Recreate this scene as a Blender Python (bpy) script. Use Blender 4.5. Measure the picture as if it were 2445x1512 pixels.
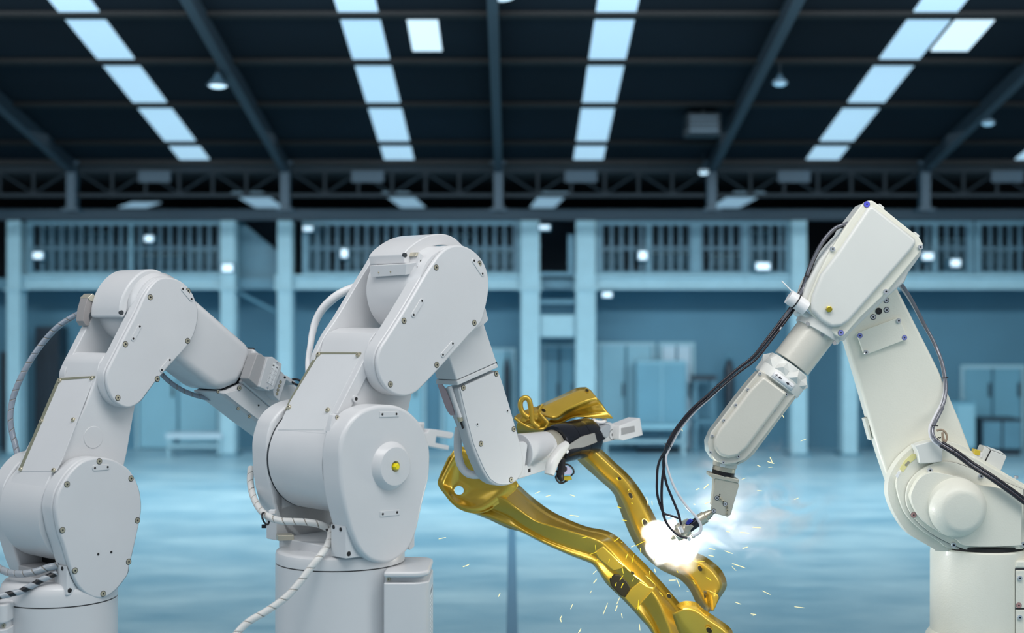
import bpy, bmesh, math, random
from mathutils import Vector, Matrix
random.seed(7)
for o in list(bpy.data.objects): bpy.data.objects.remove(o)
SC = bpy.context.scene
COL = SC.collection
# ------------------------------------------------------------------ camera
F = 3360.0; CX = 1222.5; CY = 756.0; EYE = 2.4
cam_d = bpy.data.cameras.new('camera'); cam = bpy.data.objects.new('camera', cam_d); COL.objects.link(cam)
cam.location = (0, 0, EYE); cam.rotation_euler = (math.pi/2, 0, 0)
cam_d.sensor_width = 36.0; cam_d.lens = F*36.0/2445.0
cam_d.clip_end = 200
cam_d.dof.use_dof = True; cam_d.dof.focus_distance = 6.75; cam_d.dof.aperture_fstop = 1.1
SC.camera = cam
# ------------------------------------------------------------------ view and world
SC.view_settings.view_transform = 'Standard'; SC.view_settings.look = 'None'
SC.view_settings.gamma = 1.0; SC.view_settings.exposure = 0.0
w = bpy.data.worlds.new('world'); SC.world = w; w.use_nodes = True
bg = w.node_tree.nodes['Background']; bg.inputs[0].default_value = (0.86, 0.93, 1.0, 1); bg.inputs[1].default_value = 0.32
def area(name, loc, target, sx, sy, power, col=(1, 1, 1), spread=180):
    d = bpy.data.lights.new(name, 'AREA'); d.shape = 'RECTANGLE'; d.size = sx; d.size_y = sy
    d.energy = power; d.color = col; d.spread = math.radians(spread)
    o = bpy.data.objects.new(name, d); COL.objects.link(o); o.location = loc
    o.rotation_euler = (Vector(target)-Vector(loc)).to_track_quat('-Z', 'Y').to_euler()
    return o
area('fill_front', (0.5, 3.6, 6.6), (0.2, 6.6, 1.8), 6.0, 2.2, 240, (1.0, 0.98, 0.96))  # added area light, stands for skylights behind the camera
area('fill_left', (-5.5, 4.5, 4.6), (-0.5, 6.7, 2.0), 2.5, 2.5, 60, (0.96, 0.98, 1.0))  # unseen light added to shape the robots from the left
area('fill_right', (5.0, 3.0, 5.0), (1.8, 7.0, 2.0), 2.5, 2.5, 75, (1.0, 0.98, 0.93))  # unseen light added to brighten the welding robot
area('fill_hall', (0, 17.8, 4.9), (0, 18.1, 0), 20, 9.0, 860, (0.90, 0.97, 1.0), 136)  # unseen panel added to brighten the hall floor
area('fill_wall', (0, 15.0, 6.4), (0, 25.5, 1.6), 22, 2.0, 1400, (0.90, 0.97, 1.0), 110)  # hidden panel added to brighten the rear wall and columns
# ------------------------------------------------------------------ materials
def mat(name, col, rough=0.5, metal=0.0, coat=0.0, emis=None, estr=0.0, bump=0.0, bscale=60.0, var=0.0, vscale=4.0, spec=0.5, trans=0.0):
    m = bpy.data.materials.new(name); m.use_nodes = True
    nt = m.node_tree; b = nt.nodes['Principled BSDF']
    b.inputs['Base Color'].default_value = (*col, 1); b.inputs['Roughness'].default_value = rough
    b.inputs['Metallic'].default_value = metal; b.inputs['Coat Weight'].default_value = coat
    b.inputs['Coat Roughness'].default_value = 0.12; b.inputs['Specular IOR Level'].default_value = spec
    b.inputs['Transmission Weight'].default_value = trans
    if emis: b.inputs['Emission Color'].default_value = (*emis, 1); b.inputs['Emission Strength'].default_value = estr
    tc = nt.nodes.new('ShaderNodeTexCoord')
    if var > 0:
        n = nt.nodes.new('ShaderNodeTexNoise'); n.inputs['Scale'].default_value = vscale; n.inputs['Detail'].default_value = 5
        nt.links.new(tc.outputs['Object'], n.inputs['Vector'])
        r = nt.nodes.new('ShaderNodeValToRGB'); e = r.color_ramp.elements
        e[0].position = 0.3; e[1].position = 0.72
        e[0].color = (*[c*(1-var) for c in col], 1); e[1].color = (*[min(1, c*(1+var)) for c in col], 1)
        nt.links.new(n.outputs['Fac'], r.inputs['Fac']); nt.links.new(r.outputs['Color'], b.inputs['Base Color'])
    if bump > 0:
        n = nt.nodes.new('ShaderNodeTexNoise'); n.inputs['Scale'].default_value = bscale; n.inputs['Detail'].default_value = 4
        nt.links.new(tc.outputs['Object'], n.inputs['Vector'])
        bp = nt.nodes.new('ShaderNodeBump'); bp.inputs['Strength'].default_value = bump; bp.inputs['Distance'].default_value = 0.004
        nt.links.new(n.outputs['Fac'], bp.inputs['Height']); nt.links.new(bp.outputs['Normal'], b.inputs['Normal'])
    return m
def srgb(r, g, b): return tuple(((c/255)/12.92 if c/255 <= 0.04045 else ((c/255+0.055)/1.055)**2.4) for c in (r, g, b))
M = {}
M['white'] = mat('white_enamel', srgb(214, 216, 219), 0.33, coat=0.15, bump=0.05, bscale=250, var=0.02)
M['panel'] = mat('panel_enamel', srgb(214, 217, 220), 0.36, coat=0.12, bump=0.05, bscale=250, var=0.02)
M['cream'] = mat('cream_enamel', srgb(232, 232, 220), 0.42, coat=0.1, bump=0.22, bscale=130, var=0.02)
M['cream2'] = mat('cream_smooth_enamel', srgb(224, 226, 222), 0.36, coat=0.15, bump=0.05, bscale=130, var=0.02)
M['pearl'] = mat('silver_grey_casting', srgb(216, 214, 204), 0.32, metal=0.1, coat=0.25, bump=0.12, bscale=90, var=0.03)
M['seam'] = mat('seam_shade', srgb(52, 58, 64), 0.7)  # dark colour stands for the shade in seams and recesses
M['olive'] = mat('olive_gasket', srgb(128, 130, 112), 0.6)
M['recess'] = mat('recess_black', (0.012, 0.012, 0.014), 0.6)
M['brass'] = mat('zinc_bolt', srgb(196, 190, 168), 0.28, metal=0.6)
M['steel'] = mat('bright_steel', srgb(208, 214, 222), 0.25, metal=0.6, bump=0.05)
M['steelw'] = mat('brushed_steel', srgb(214, 208, 190), 0.32, metal=0.75, bump=0.1, bscale=300)
M['bracket'] = mat('satin_aluminium', srgb(205, 202, 188), 0.42, metal=0.55, bump=0.15, bscale=300, var=0.05, vscale=8)
M['blue'] = mat('blue_cap', srgb(128, 136, 205), 0.4)
M['blued'] = mat('deep_blue_cap', srgb(88, 92, 220), 0.4)
M['pink'] = mat('pink_cap', srgb(178, 138, 136), 0.5)
M['pinkp'] = mat('pink_film', srgb(206, 180, 184), 0.5)
M['yellow'] = mat('yellow_plug', srgb(245, 225, 20), 0.4)
M['gold2'] = mat('gold_nut', srgb(200, 180, 60), 0.3, metal=0.8)
M['amber'] = mat('amber_connector', srgb(215, 190, 60), 0.25, coat=0.5)
M['tape'] = mat('yellow_tape', srgb(236, 228, 160), 0.5, var=0.05)
M['black'] = mat('black_anodised', srgb(34, 38, 48), 0.2, metal=0.6, coat=0.3)
M['blackr'] = mat('black_rubber', srgb(24, 22, 28), 0.35)
M['hose'] = mat('black_hose', srgb(30, 24, 34), 0.22, coat=0.4)
M['hoseg'] = mat('grey_hose', srgb(86, 86, 76), 0.3, coat=0.3)
M['hosew'] = mat('clear_white_hose', srgb(222, 222, 228), 0.25, coat=0.4)
M['hoses'] = mat('silvery_hose', srgb(120, 122, 132), 0.16, metal=0.35, coat=0.5)
M['wrapw'] = mat('white_spiral_wrap', srgb(222, 222, 220), 0.35, coat=0.2, var=0.03, vscale=20)
M['wrapg'] = mat('grey_spiral_wrap', srgb(150, 160, 174), 0.3, coat=0.3, var=0.05, vscale=20)
M['wrapc'] = mat('clear_spiral_wrap', srgb(165, 172, 180), 0.25, coat=0.3)
M['wrapgap'] = mat('wrap_gap', srgb(140, 134, 124), 0.5)
M['wrapdark'] = mat('cable_core', srgb(24, 26, 32), 0.4)
M['nylon'] = mat('white_nylon', srgb(238, 238, 240), 0.35, coat=0.2)
M['greyp'] = mat('grey_inlay', srgb(172, 172, 174), 0.4)
M['strap'] = mat('grey_sheet', srgb(160, 160, 158), 0.35, metal=0.2)
M['film'] = mat('lilac_film', srgb(176, 176, 205), 0.3, coat=0.3)
M['label'] = mat('label_white', srgb(245, 246, 248), 0.4)
M['ink'] = mat('label_ink', srgb(40, 40, 52), 0.5)
M['inkg'] = mat('label_grey_ink', srgb(140, 144, 150), 0.5)
M['gold'] = mat('gold_lacquer', srgb(222, 184, 62), 0.26, metal=0.6, coat=0.7, bump=0.05, bscale=160, var=0.05, vscale=6)
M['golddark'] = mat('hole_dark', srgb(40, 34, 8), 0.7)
# hall
M['col'] = mat('pale_blue_steel', srgb(152, 196, 212), 0.5, var=0.05)
M['colmid'] = mat('mid_blue_steel', srgb(84, 134, 156), 0.5, var=0.08)
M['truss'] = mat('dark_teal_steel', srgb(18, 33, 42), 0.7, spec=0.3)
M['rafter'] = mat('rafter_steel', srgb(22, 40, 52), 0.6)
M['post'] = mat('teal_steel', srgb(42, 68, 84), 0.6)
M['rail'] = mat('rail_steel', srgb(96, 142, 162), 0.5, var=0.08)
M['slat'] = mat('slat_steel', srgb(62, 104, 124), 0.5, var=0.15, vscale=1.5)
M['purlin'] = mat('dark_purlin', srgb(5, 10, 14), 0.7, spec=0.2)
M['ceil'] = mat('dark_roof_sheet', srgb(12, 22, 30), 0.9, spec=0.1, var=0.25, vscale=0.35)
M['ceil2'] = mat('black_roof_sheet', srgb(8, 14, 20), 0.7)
M['wall'] = mat('blue_wall', srgb(74, 126, 150), 0.6, var=0.12, vscale=0.5)
M['walld'] = mat('dark_wall', srgb(22, 42, 56), 0.7, var=0.3, vscale=0.8)
M['wpanel'] = mat('pale_panel', srgb(132, 186, 206), 0.4, var=0.06, vscale=1.0)
M['wpanel2'] = mat('blue_panel', srgb(102, 160, 184), 0.4, var=0.08, vscale=1.0)
M['pale'] = mat('pale_board', srgb(176, 206, 222), 0.5)
M['dark'] = mat('dark_machine', srgb(28, 48, 62), 0.5)
M['lampon'] = mat('lit_lamp', (0.8, 0.9, 1.0), 0.5, emis=(0.62, 0.86, 1.0), estr=0.85)
M['lampdim'] = mat('dim_lamp', (0.4, 0.5, 0.6), 0.5, emis=(0.2, 0.5, 0.7), estr=0.5)
M['sky'] = mat('skylight_sheet', (0.3, 0.4, 0.5), 0.4, emis=srgb(164, 200, 221), estr=0.9, var=0.0)
M['sky2'] = mat('skylight_sheet_far', (0.3, 0.4, 0.5), 0.4, emis=srgb(130, 168, 192), estr=1.0)
M['sky3'] = mat('roof_window_glass', (0.3, 0.4, 0.5), 0.4, emis=srgb(205, 230, 242), estr=1.05)
M['spark'] = mat('white_hot_metal', (0, 0, 0), 0.5, emis=(1.0, 0.90, 0.50), estr=1.2)
M['sparky'] = mat('yellow_hot_metal', (0, 0, 0), 0.5, emis=(1.0, 0.80, 0.03), estr=1.05)
# ------------------------------------------------------------------ mesh helpers
def P(px, py, Y): return Vector(((px-CX)/F*Y, Y, EYE-(py-CY)/F*Y))
def T(ox, oy, s): return lambda *pts: [((ox+p[0]/s, oy+p[1]/s)+tuple(p[2:])) for p in pts]
Z1 = T(0, 600, 3.15); Z2 = T(0, 1050, 3.2725); Z3 = T(560, 540, 3.2875); Z4 = T(560, 940, 2.643)
Z5 = T(1000, 860, 3.979); Z6 = T(1040, 1050, 3.273); Z7 = T(1240, 960, 6.872)
R1 = T(1800, 460, 2.8); R2 = T(1540, 820, 2.909); R3 = T(2050, 960, 2.739); R4 = T(1540, 1140, 6.3)
def origin_of(o):
    while o is not None and o.parent is not None: o = o.parent
    return Vector(o.location) if o is not None else Vector((0, 0, 0))
def finish(ob, parent, angle=32):
    COL.objects.link(ob)
    if parent is not None:
        off = origin_of(parent); ob.parent = parent
        ob.data.transform(Matrix.Translation(-off))
    if angle:
        ob.data.shade_smooth(); ob.data.set_sharp_from_angle(angle=math.radians(angle))
    return ob
def mk(name, verts, faces, mats, parent=None, mi=None, angle=32, recalc=True):
    me = bpy.data.meshes.new(name); me.from_pydata([tuple(v) for v in verts], [], faces)
    for m in (mats if isinstance(mats, (list, tuple)) else [mats]): me.materials.append(m)
    if mi:
        for p, i in zip(me.polygons, mi): p.material_index = i
    if recalc:
        bm = bmesh.new(); bm.from_mesh(me); bmesh.ops.recalc_face_normals(bm, faces=bm.faces); bm.to_mesh(me); bm.free()
    me.update()
    return finish(bpy.data.objects.new(name, me), parent, angle)
def bevel(ob, w, seg=3, ang=35):
    if w > 0:
        m = ob.modifiers.new('bevel', 'BEVEL'); m.width = w; m.segments = seg; m.limit_method = 'ANGLE'
        m.angle_limit = math.radians(ang); m.harden_normals = True; m.use_clamp_overlap = True
    return ob
def tag(o, label=None, cat=None, group=None, kind=None):
    if label: o['label'] = label
    if cat: o['category'] = cat
    if group: o['group'] = group
    if kind: o['kind'] = kind
    return o
def thing(name, loc, label, cat, group=None):
    o = bpy.data.objects.new(name, None); COL.objects.link(o); o.location = loc; o.empty_display_size = 0.1
    return tag(o, label, cat, group)
def cr(p0, p1, p2, p3, t):
    return 0.5*((2*p1)+(-p0+p2)*t+(2*p0-5*p1+4*p2-p3)*t*t+(-p0+3*p1-3*p2+p3)*t**3)
def smooth_open(pts, n=6):
    pts = [Vector(p) for p in pts]
    if len(pts) < 3: return pts
    q = [pts[0]*2-pts[1]]+pts+[pts[-1]*2-pts[-2]]; out = []
    for i in range(1, len(q)-2):
        for k in range(n): out.append(cr(q[i-1], q[i], q[i+1], q[i+2], k/n))
    return out+[pts[-1]]
def smooth_closed(pts, n=5):
    """closed outline; a third value of 1 marks a sharp corner"""
    cs = [i for i, p in enumerate(pts) if len(p) > 2 and p[2]]
    V = [Vector((p[0], p[1])) for p in pts]; N = len(V)
    if not cs:
        out = []
        for i in range(N):
            for k in range(n): out.append(cr(V[i-1], V[i], V[(i+1) % N], V[(i+2) % N], k/n))
        return out
    out = []
    for a, i in enumerate(cs):
        j = cs[(a+1) % len(cs)]
        if j <= i: j += N
        seg = [V[k % N] for k in range(i, j+1)]
        out += smooth_open(seg, n)[:-1]
    return out
class Frame:
    """a vertical working plane through a point; u = outward normal, v = forward, z = up"""
    def __init__(s, px, py, Y, ang):
        a = math.radians(ang); s.O = P(px, py, Y)
        s.u = Vector((math.sin(a), -math.cos(a), 0)); s.v = Vector((math.cos(a), math.sin(a), 0))
    def at(s, px, py, du=0.0):
        d = Vector(((px-CX)/F, 1, -(py-CY)/F)); c = Vector((0, 0, EYE))
        t = ((s.O-c).dot(s.u)+du)/d.dot(s.u)
        return c+d*t
def prism3(name, poly, ext, mats, parent, bev=0.0, seg=3, angle=32):
    n = len(poly); vs = [Vector(p) for p in poly]+[Vector(p)+ext for p in poly]
    fs = [tuple(range(n)), tuple(range(2*n-1, n-1, -1))]+[(i, n+i, n+(i+1) % n, (i+1) % n) for i in range(n)]
    return bevel(mk(name, vs, fs, mats, parent, angle=angle), bev, seg)
def prism(name, fr, pts, u0, u1, m, parent, bev=0.004, smooth=False, n=5, seg=3):
    """outline lying on the plane u0, carried back (or out) to u1"""
    q = smooth_closed(pts, n) if smooth else [Vector((p[0], p[1])) for p in pts]
    return prism3(name, [fr.at(p[0], p[1], u0) for p in q], fr.u*(u1-u0), m, parent, bev, seg)
def basis(ax):
    ax = ax.normalized(); h = Vector((0, 0, 1)) if abs(ax.z) < 0.9 else Vector((1, 0, 0))
    e1 = ax.cross(h).normalized(); e2 = ax.cross(e1).normalized(); return ax, e1, e2
def lathe(name, c, axis, prof, m, parent, seg=48, mi=None, bev=0, angle=32, a0=0):
    """prof: list of (distance along axis, radius)"""
    ax, e1, e2 = basis(axis); vs = []; fs = []; mm = []
    for (t, r) in prof:
        for k in range(seg):
            a = 2*math.pi*k/seg+a0; vs.append(c+ax*t+(e1*math.cos(a)+e2*math.sin(a))*max(r, 1e-5))
    for i in range(len(prof)-1):
        for k in range(seg):
            fs.append((i*seg+k, i*seg+(k+1) % seg, (i+1)*seg+(k+1) % seg, (i+1)*seg+k)); mm.append(mi[i] if mi else 0)
    fs.append(tuple(range(seg-1, -1, -1))); mm.append(mi[0] if mi else 0)
    fs.append(tuple((len(prof)-1)*seg+k for k in range(seg))); mm.append(mi[-1] if mi else 0)
    return bevel(mk(name, vs, fs, m, parent, mm, angle=angle), bev)
def cyl(name, A, B, r, m, parent, seg=32, r2=None, bev=0.0, c=0.0):
    A = Vector(A); B = Vector(B); L = (B-A).length; r2 = r if r2 is None else r2
    pr = [(0, r-c), (c, r), (L-c, r2), (L, r2-c)] if c > 0 else [(0, r), (L, r2)]
    return lathe(name, A, B-A, pr, m, parent, seg, bev=bev)
def tube(name, pts, r, m, parent, n=8, seg=12, wrap=None, cap=True):
    """wrap=(pitch, gap fraction, gap depth) makes a helical groove with the second material; r number or list"""
    P0 = smooth_open(pts, n)
    if wrap:   # resample finely
        L = [0]
        for a, b in zip(P0, P0[1:]): L.append(L[-1]+(b-a).length)
        step = wrap[0]/26; N = int(L[-1]/step); Q = []; j = 0
        for i in range(N+1):
            s = L[-1]*i/N
            while j < len(L)-2 and L[j+1] < s: j += 1
            Q.append(P0[j].lerp(P0[j+1], (s-L[j])/max(1e-9, L[j+1]-L[j])))
        P0 = Q; seg = 36
    rr = r if isinstance(r, (list, tuple)) else None
    vs = []; fs = []; mi = []; e = None; s = 0
    for i, p in enumerate(P0):
        d = (P0[min(i+1, len(P0)-1)]-P0[max(i-1, 0)]).normalized()
        if e is None: _, e, _ = basis(d)
        e = (e-d*e.dot(d)).normalized(); f = d.cross(e)
        if i: s += (p-P0[i-1]).length
        if rr:
            q = i/(len(P0)-1)*(len(rr)-1); k0 = min(int(q), len(rr)-2); R = rr[k0]+(rr[k0+1]-rr[k0])*(q-k0)
        else: R = r
        for k in range(seg):
            a = 2*math.pi*k/seg; rad = R
            if wrap:
                ph = (s/wrap[0]-k/seg) % 1.0
                if ph < wrap[1]: rad = R*(1-wrap[2])
            vs.append(p+(e*math.cos(a)+f*math.sin(a))*rad)
        if i < len(P0)-1:
            for k in range(seg):
                fs.append((i*seg+k, i*seg+(k+1) % seg, (i+1)*seg+(k+1) % seg, (i+1)*seg+k))
                mi.append(1 if wrap and ((s/wrap[0]-k/seg) % 1.0) < wrap[1] else 0)
    if cap:
        fs.append(tuple(range(seg-1, -1, -1))); mi.append(0)
        fs.append(tuple((len(P0)-1)*seg+k for k in range(seg))); mi.append(0)
    return mk(name, vs, fs, m, parent, mi, angle=50)
def boxes_mesh(name, bxs, m, parent=None, bev=0.0):
    vs = []; fs = []
    for (x0, x1, y0, y1, z0, z1) in bxs:
        b = len(vs)
        vs += [(x, y, z) for z in (z0, z1) for y in (y0, y1) for x in (x0, x1)]
        fs += [tuple(b+i for i in f) for f in ((0, 2, 3, 1), (4, 5, 7, 6), (0, 1, 5, 4), (2, 6, 7, 3), (0, 4, 6, 2), (1, 3, 7, 5))]
    return bevel(mk(name, vs, fs, m, parent, angle=30), bev)
def pbox(px0, px1, py0, py1, Y, d):
    a = P(px0, py0, Y); b = P(px1, py1, Y); return (a.x, b.x, Y, Y+d, b.z, a.z)
def obox(name, c, ax, ay, az, m, parent, bev=0.0):
    """box from centre and three half-axis vectors"""
    vs = [c+ax*i+ay*j+az*k for k in (-1, 1) for j in (-1, 1) for i in (-1, 1)]
    fs = [(0, 2, 3, 1), (4, 5, 7, 6), (0, 1, 5, 4), (2, 6, 7, 3), (0, 4, 6, 2), (1, 3, 7, 5)]
    return bevel(mk(name, vs, fs, m, parent, angle=30), bev)
# screws: one mesh per kind, copies share it; local axis z = outward
def screw_mesh(name, r, kind):
    seg = 20; vs = []; fs = []; mi = []
    def ring(rad, z, s=seg, a0=0):
        b = len(vs); vs.extend([(rad*math.cos(2*math.pi*k/s+a0), rad*math.sin(2*math.pi*k/s+a0), z) for k in range(s)]); return b
    def bridge(a, b, i):
        for k in range(seg): fs.append((a+k, a+(k+1) % seg, b+(k+1) % seg, b+k)); mi.append(i)
    if kind == 'socket':    # dark counterbore, zinc head, hexagon recess
        A = ring(r*1.16, -0.002); B = ring(r*1.16, 0.0006); C = ring(r*0.96, 0.0007); D = ring(r*0.90, r*0.22); E = ring(r*0.36, r*0.22); G = ring(r*0.33, r*0.02)
        bridge(A, B, 1); bridge(B, C, 1); bridge(C, D, 0); bridge(D, E, 0); bridge(E, G, 1)
        fs.append(tuple(range(G, G+seg))); mi.append(1)
    elif kind == 'cap':     # domed cap head standing proud
        A = ring(r, -0.002); B = ring(r, r*0.6); C = ring(r*0.85, r*0.8); E = ring(r*0.36, r*0.8); G = ring(r*0.33, r*0.4)
        bridge(A, B, 0); bridge(B, C, 0); bridge(C, E, 0); bridge(E, G, 1); fs.append(tuple(range(G, G+seg))); mi.append(1)
    elif kind == 'flat':    # coloured plug with a little centre
        A = ring(r*1.05, -0.002); B = ring(r*1.05, 0.001); C = ring(r, 0.0012); D = ring(r*0.95, 0.003); E = ring(r*0.3, 0.003); G = ring(r*0.25, 0.0015)
        bridge(A, B, 1); bridge(B, C, 1); bridge(C, D, 0); bridge(D, E, 0); bridge(E, G, 1); fs.append(tuple(range(G, G+seg))); mi.append(1)
    elif kind == 'hole':  # flat black disc painting the dark inside of a hole
        A = ring(r, -0.001); B = ring(r, 0.0008); bridge(A, B, 0); fs.append(tuple(range(B, B+seg))); mi.append(0)
    me = bpy.data.meshes.new(name); me.from_pydata(vs, [], fs)
    mats = {'socket': (M['brass'], M['seam']), 'cap': (M['steel'], M['seam']), 'flat': (M['blue'], M['seam']), 'hole': (M['recess'],)}[kind]
    for m_ in mats: me.materials.append(m_)
    for p, i in zip(me.polygons, mi): p.material_index = i
    me.shade_smooth(); me.set_sharp_from_angle(angle=math.radians(30))
    return me
SM = {}
def screw(parent, pos, nrm, r=0.011, kind='socket', m=None, name=None):
    key = (kind, round(r, 4), m.name if m else '')
    if key not in SM:
        SM[key] = screw_mesh('screw', r, kind)
        if m: SM[key].materials[0] = m
    o = bpy.data.objects.new(name or ('screw_hole' if kind == 'hole' else 'bolt'), SM[key]); COL.objects.link(o)
    o.parent = parent; o.location = pos-origin_of(parent)
    o.rotation_euler = Vector(nrm).to_track_quat('Z', 'Y').to_euler()
    return o
def screws(parent, fr, pts, du, r=0.011, kind='socket', m=None):
    for p in pts: screw(parent, fr.at(p[0], p[1], du), fr.u, r, kind, m)
def lozenge(parent, fr, a, b, du, wpx=9, holes=True):
    """raised oval pad with two small screw holes"""
    A = fr.at(*a, du); B = fr.at(*b, du); d = (B-A).normalized(); e = fr.u.cross(d); r = wpx/500.0*0.9
    pts = [B+(d*math.cos(t)+e*math.sin(t))*r for t in [math.pi/2-math.pi*k/10 for k in range(11)]]
    pts += [A+(d*math.cos(t)+e*math.sin(t))*r for t in [-math.pi/2-math.pi*k/10 for k in range(11)]]
    o = prism3('raised_pad', [p+fr.u*0.004 for p in pts], -fr.u*0.008, parent.data.materials[0], parent, 0.0015, 2)
    if holes:
        for p in (A, B): screw(parent, p+fr.u*0.004, fr.u, 0.0052, 'hole')
def text_part(name, s, c, xdir, ydir, size, m, parent, depth=0.0006):
    cu = bpy.data.curves.new(name, 'FONT'); cu.body = s; cu.size = size; cu.extrude = depth; cu.align_x = 'CENTER'; cu.align_y = 'CENTER'
    t = bpy.data.objects.new(name, cu); COL.objects.link(t); bpy.context.view_layer.update()
    me = bpy.data.meshes.new_from_object(t); bpy.data.objects.remove(t)
    x = xdir.normalized(); y = ydir.normalized(); z = x.cross(y)
    me.transform(Matrix(((x.x, y.x, z.x, c.x), (x.y, y.y, z.y, c.y), (x.z, y.z, z.z, c.z), (0, 0, 0, 1))))
    me.materials.clear(); me.materials.append(m)
    return finish(bpy.data.objects.new(name, me), parent, 0)
# ================================================================== THE HALL
def st(o): o['kind'] = 'structure'; return o
# floor with procedural worn paint
mf = mat('floor_paint', srgb(120, 172, 200), 0.34, spec=0.5)
nt = mf.node_tree; b = nt.nodes['Principled BSDF']; tc = nt.nodes.new('ShaderNodeTexCoord')
mp = nt.nodes.new('ShaderNodeMapping'); mp.inputs['Scale'].default_value = (0.5, 1.0, 1.0)
n1 = nt.nodes.new('ShaderNodeTexNoise'); n1.inputs['Scale'].default_value = 1.3; n1.inputs['Detail'].default_value = 6; n1.inputs['Roughness'].default_value = 0.62
rp = nt.nodes.new('ShaderNodeValToRGB'); rp.color_ramp.elements[0].position = 0.3; rp.color_ramp.elements[1].position = 0.7
rp.color_ramp.elements[0].color = (*srgb(112, 164, 188), 1); rp.color_ramp.elements[1].color = (*srgb(168, 206, 219), 1)
nt.links.new(tc.outputs['Object'], mp.inputs['Vector']); nt.links.new(mp.outputs['Vector'], n1.inputs['Vector'])
nt.links.new(n1.outputs['Fac'], rp.inputs['Fac']); nt.links.new(rp.outputs['Color'], b.inputs['Base Color'])
rr = nt.nodes.new('ShaderNodeMapRange'); rr.inputs['To Min'].default_value = 0.22; rr.inputs['To Max'].default_value = 0.5
nt.links.new(n1.outputs['Fac'], rr.inputs['Value']); nt.links.new(rr.outputs['Result'], b.inputs['Roughness'])
M['floor'] = mf
st(boxes_mesh('floor', [(-15, 15, -3, 32, -0.2, 0.0)], M['floor']))
st(boxes_mesh('trim_1', [(-0.042, 0.042, 6, 17.5, 0.0, 0.004)], mat('floor_joint', srgb(70, 118, 146), 0.5)))     # dark joint strip along the floor
YW = 25.5
st(boxes_mesh('wall_back', [(-15, 15, YW, YW+0.2, 0, 3.0)], M['wall']))
st(boxes_mesh('wall_upper_back', [(-15, 15, 30.9, 31.1, 2.9, 5.0)], M['walld']))
# sloping roof
SL = 0.1768
def roofz(Y): return 4.8+SL*(22-Y)
def slab(name, x0, x1, Y0, Y1, dz0, dz1, m, par=None):
    vs = [(x, Y, roofz(Y)+dz) for dz in (dz0, dz1) for Y in (Y0, Y1) for x in (x0, x1)]
    fs = [(0, 2, 3, 1), (4, 5, 7, 6), (0, 1, 5, 4), (2, 6, 7, 3), (0, 4, 6, 2), (1, 3, 7, 5)]
    return mk(name, vs, fs, m, par, angle=30)
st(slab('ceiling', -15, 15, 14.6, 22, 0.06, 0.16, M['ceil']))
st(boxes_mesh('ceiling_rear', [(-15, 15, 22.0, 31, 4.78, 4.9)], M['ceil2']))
XR = (1190-CX)/F*22
# purlins across
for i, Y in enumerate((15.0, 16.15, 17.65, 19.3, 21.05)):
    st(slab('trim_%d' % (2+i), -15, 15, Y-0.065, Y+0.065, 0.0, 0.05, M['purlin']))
# skylight strips (five bays), continuing over the rear roof
def rx(px, py, Y): return (px-CX)/F*Y
n = 1
for (c, wd) in ((-4.95, 0.46), (-1.76, 0.46), (1.19, 0.46), (4.84, 0.50), (8.1, 0.5)):
    st(slab('window_%d' % n, c-wd/2, c+wd/2, 14.7, 21.95, 0.035, 0.055, M['sky'])); n += 1
for (p0, p1, p2) in ((275, 310, 0.30), (590, 640, 0.3), (945, 985, 0.26), (1325, 1295, 0.26), (1790, 1735, 0.3)):
    xa = rx(p0, 0, 27.0); xb = rx(p1, 0, 30.4)
    Yb = 30.6; Ya = 27.0 if p0 > 300 else 29.3
    v = [(xa-p2, Ya, 4.765), (xa+p2, Ya, 4.765), (xb+p2, Yb, 4.765), (xb-p2, Yb, 4.765)]
    v += [(a, bb, 4.785) for a, bb, _ in v]
    st(mk('window_%d' % n, v, [(0, 1, 2, 3), (4, 7, 6, 5), (0, 4, 5, 1), (1, 5, 6, 2), (2, 6, 7, 3), (3, 7, 4, 0)], M['sky2'], angle=30)); n += 1
# square roof windows
for (px0, px1) in ((-1.22, -0.86), (5.15, 5.6)):
    Ya, Yb = 16.32, 17.3
    st(slab('window_%d' % n, px0, px1, Ya, Yb, 0.03, 0.055, M['sky3'])); n += 1
    slab('window_%d' % (n-1), 0, 0, 0, 0, 0, 0, M['sky3']) if False else None
# rafters running down the slope and their posts
names = ('left edge', 'left of the middle', 'middle', 'right of the middle', 'right edge')
for k in range(5):
    x = XR+(k-2)*3.335
    vs = []
    r = slab('rafter', x-0.06, x+0.06, 14.8, 22.0, -0.16, 0.04, M['rafter'])
    tag(r, 'dark steel rafter under the roof, %s' % (
        'ending at the leftmost truss post', 'between the two left skylight strips', 'straight above the middle of the hall',
        'between the right pair of skylight strips', 'close to the right edge of the photo')[k], 'rafter', 'steel rafters under the roof')
    p_ = thing('roof_post', (x, 22.0, 4.05), 'short teal steel post under the roof truss, %s' % (
        'leftmost of five', 'above the left pair of platform columns', 'in the middle of the hall', 'beside the lit pendant lamp', 'rightmost of five')[k], 'post', 'posts between rear beam and roof')
    boxes_mesh('shaft', [(x-0.07, x+0.07, 21.95, 22.15, 4.05, 4.82), (x-0.12, x+0.12, 21.93, 22.17, 4.78, 4.83)], M['post'], p_)
    boxes_mesh('base_plate', [(x-0.13, x+0.13, 21.9, 22.2, 4.05, 4.09)], M['post'], p_)
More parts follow.
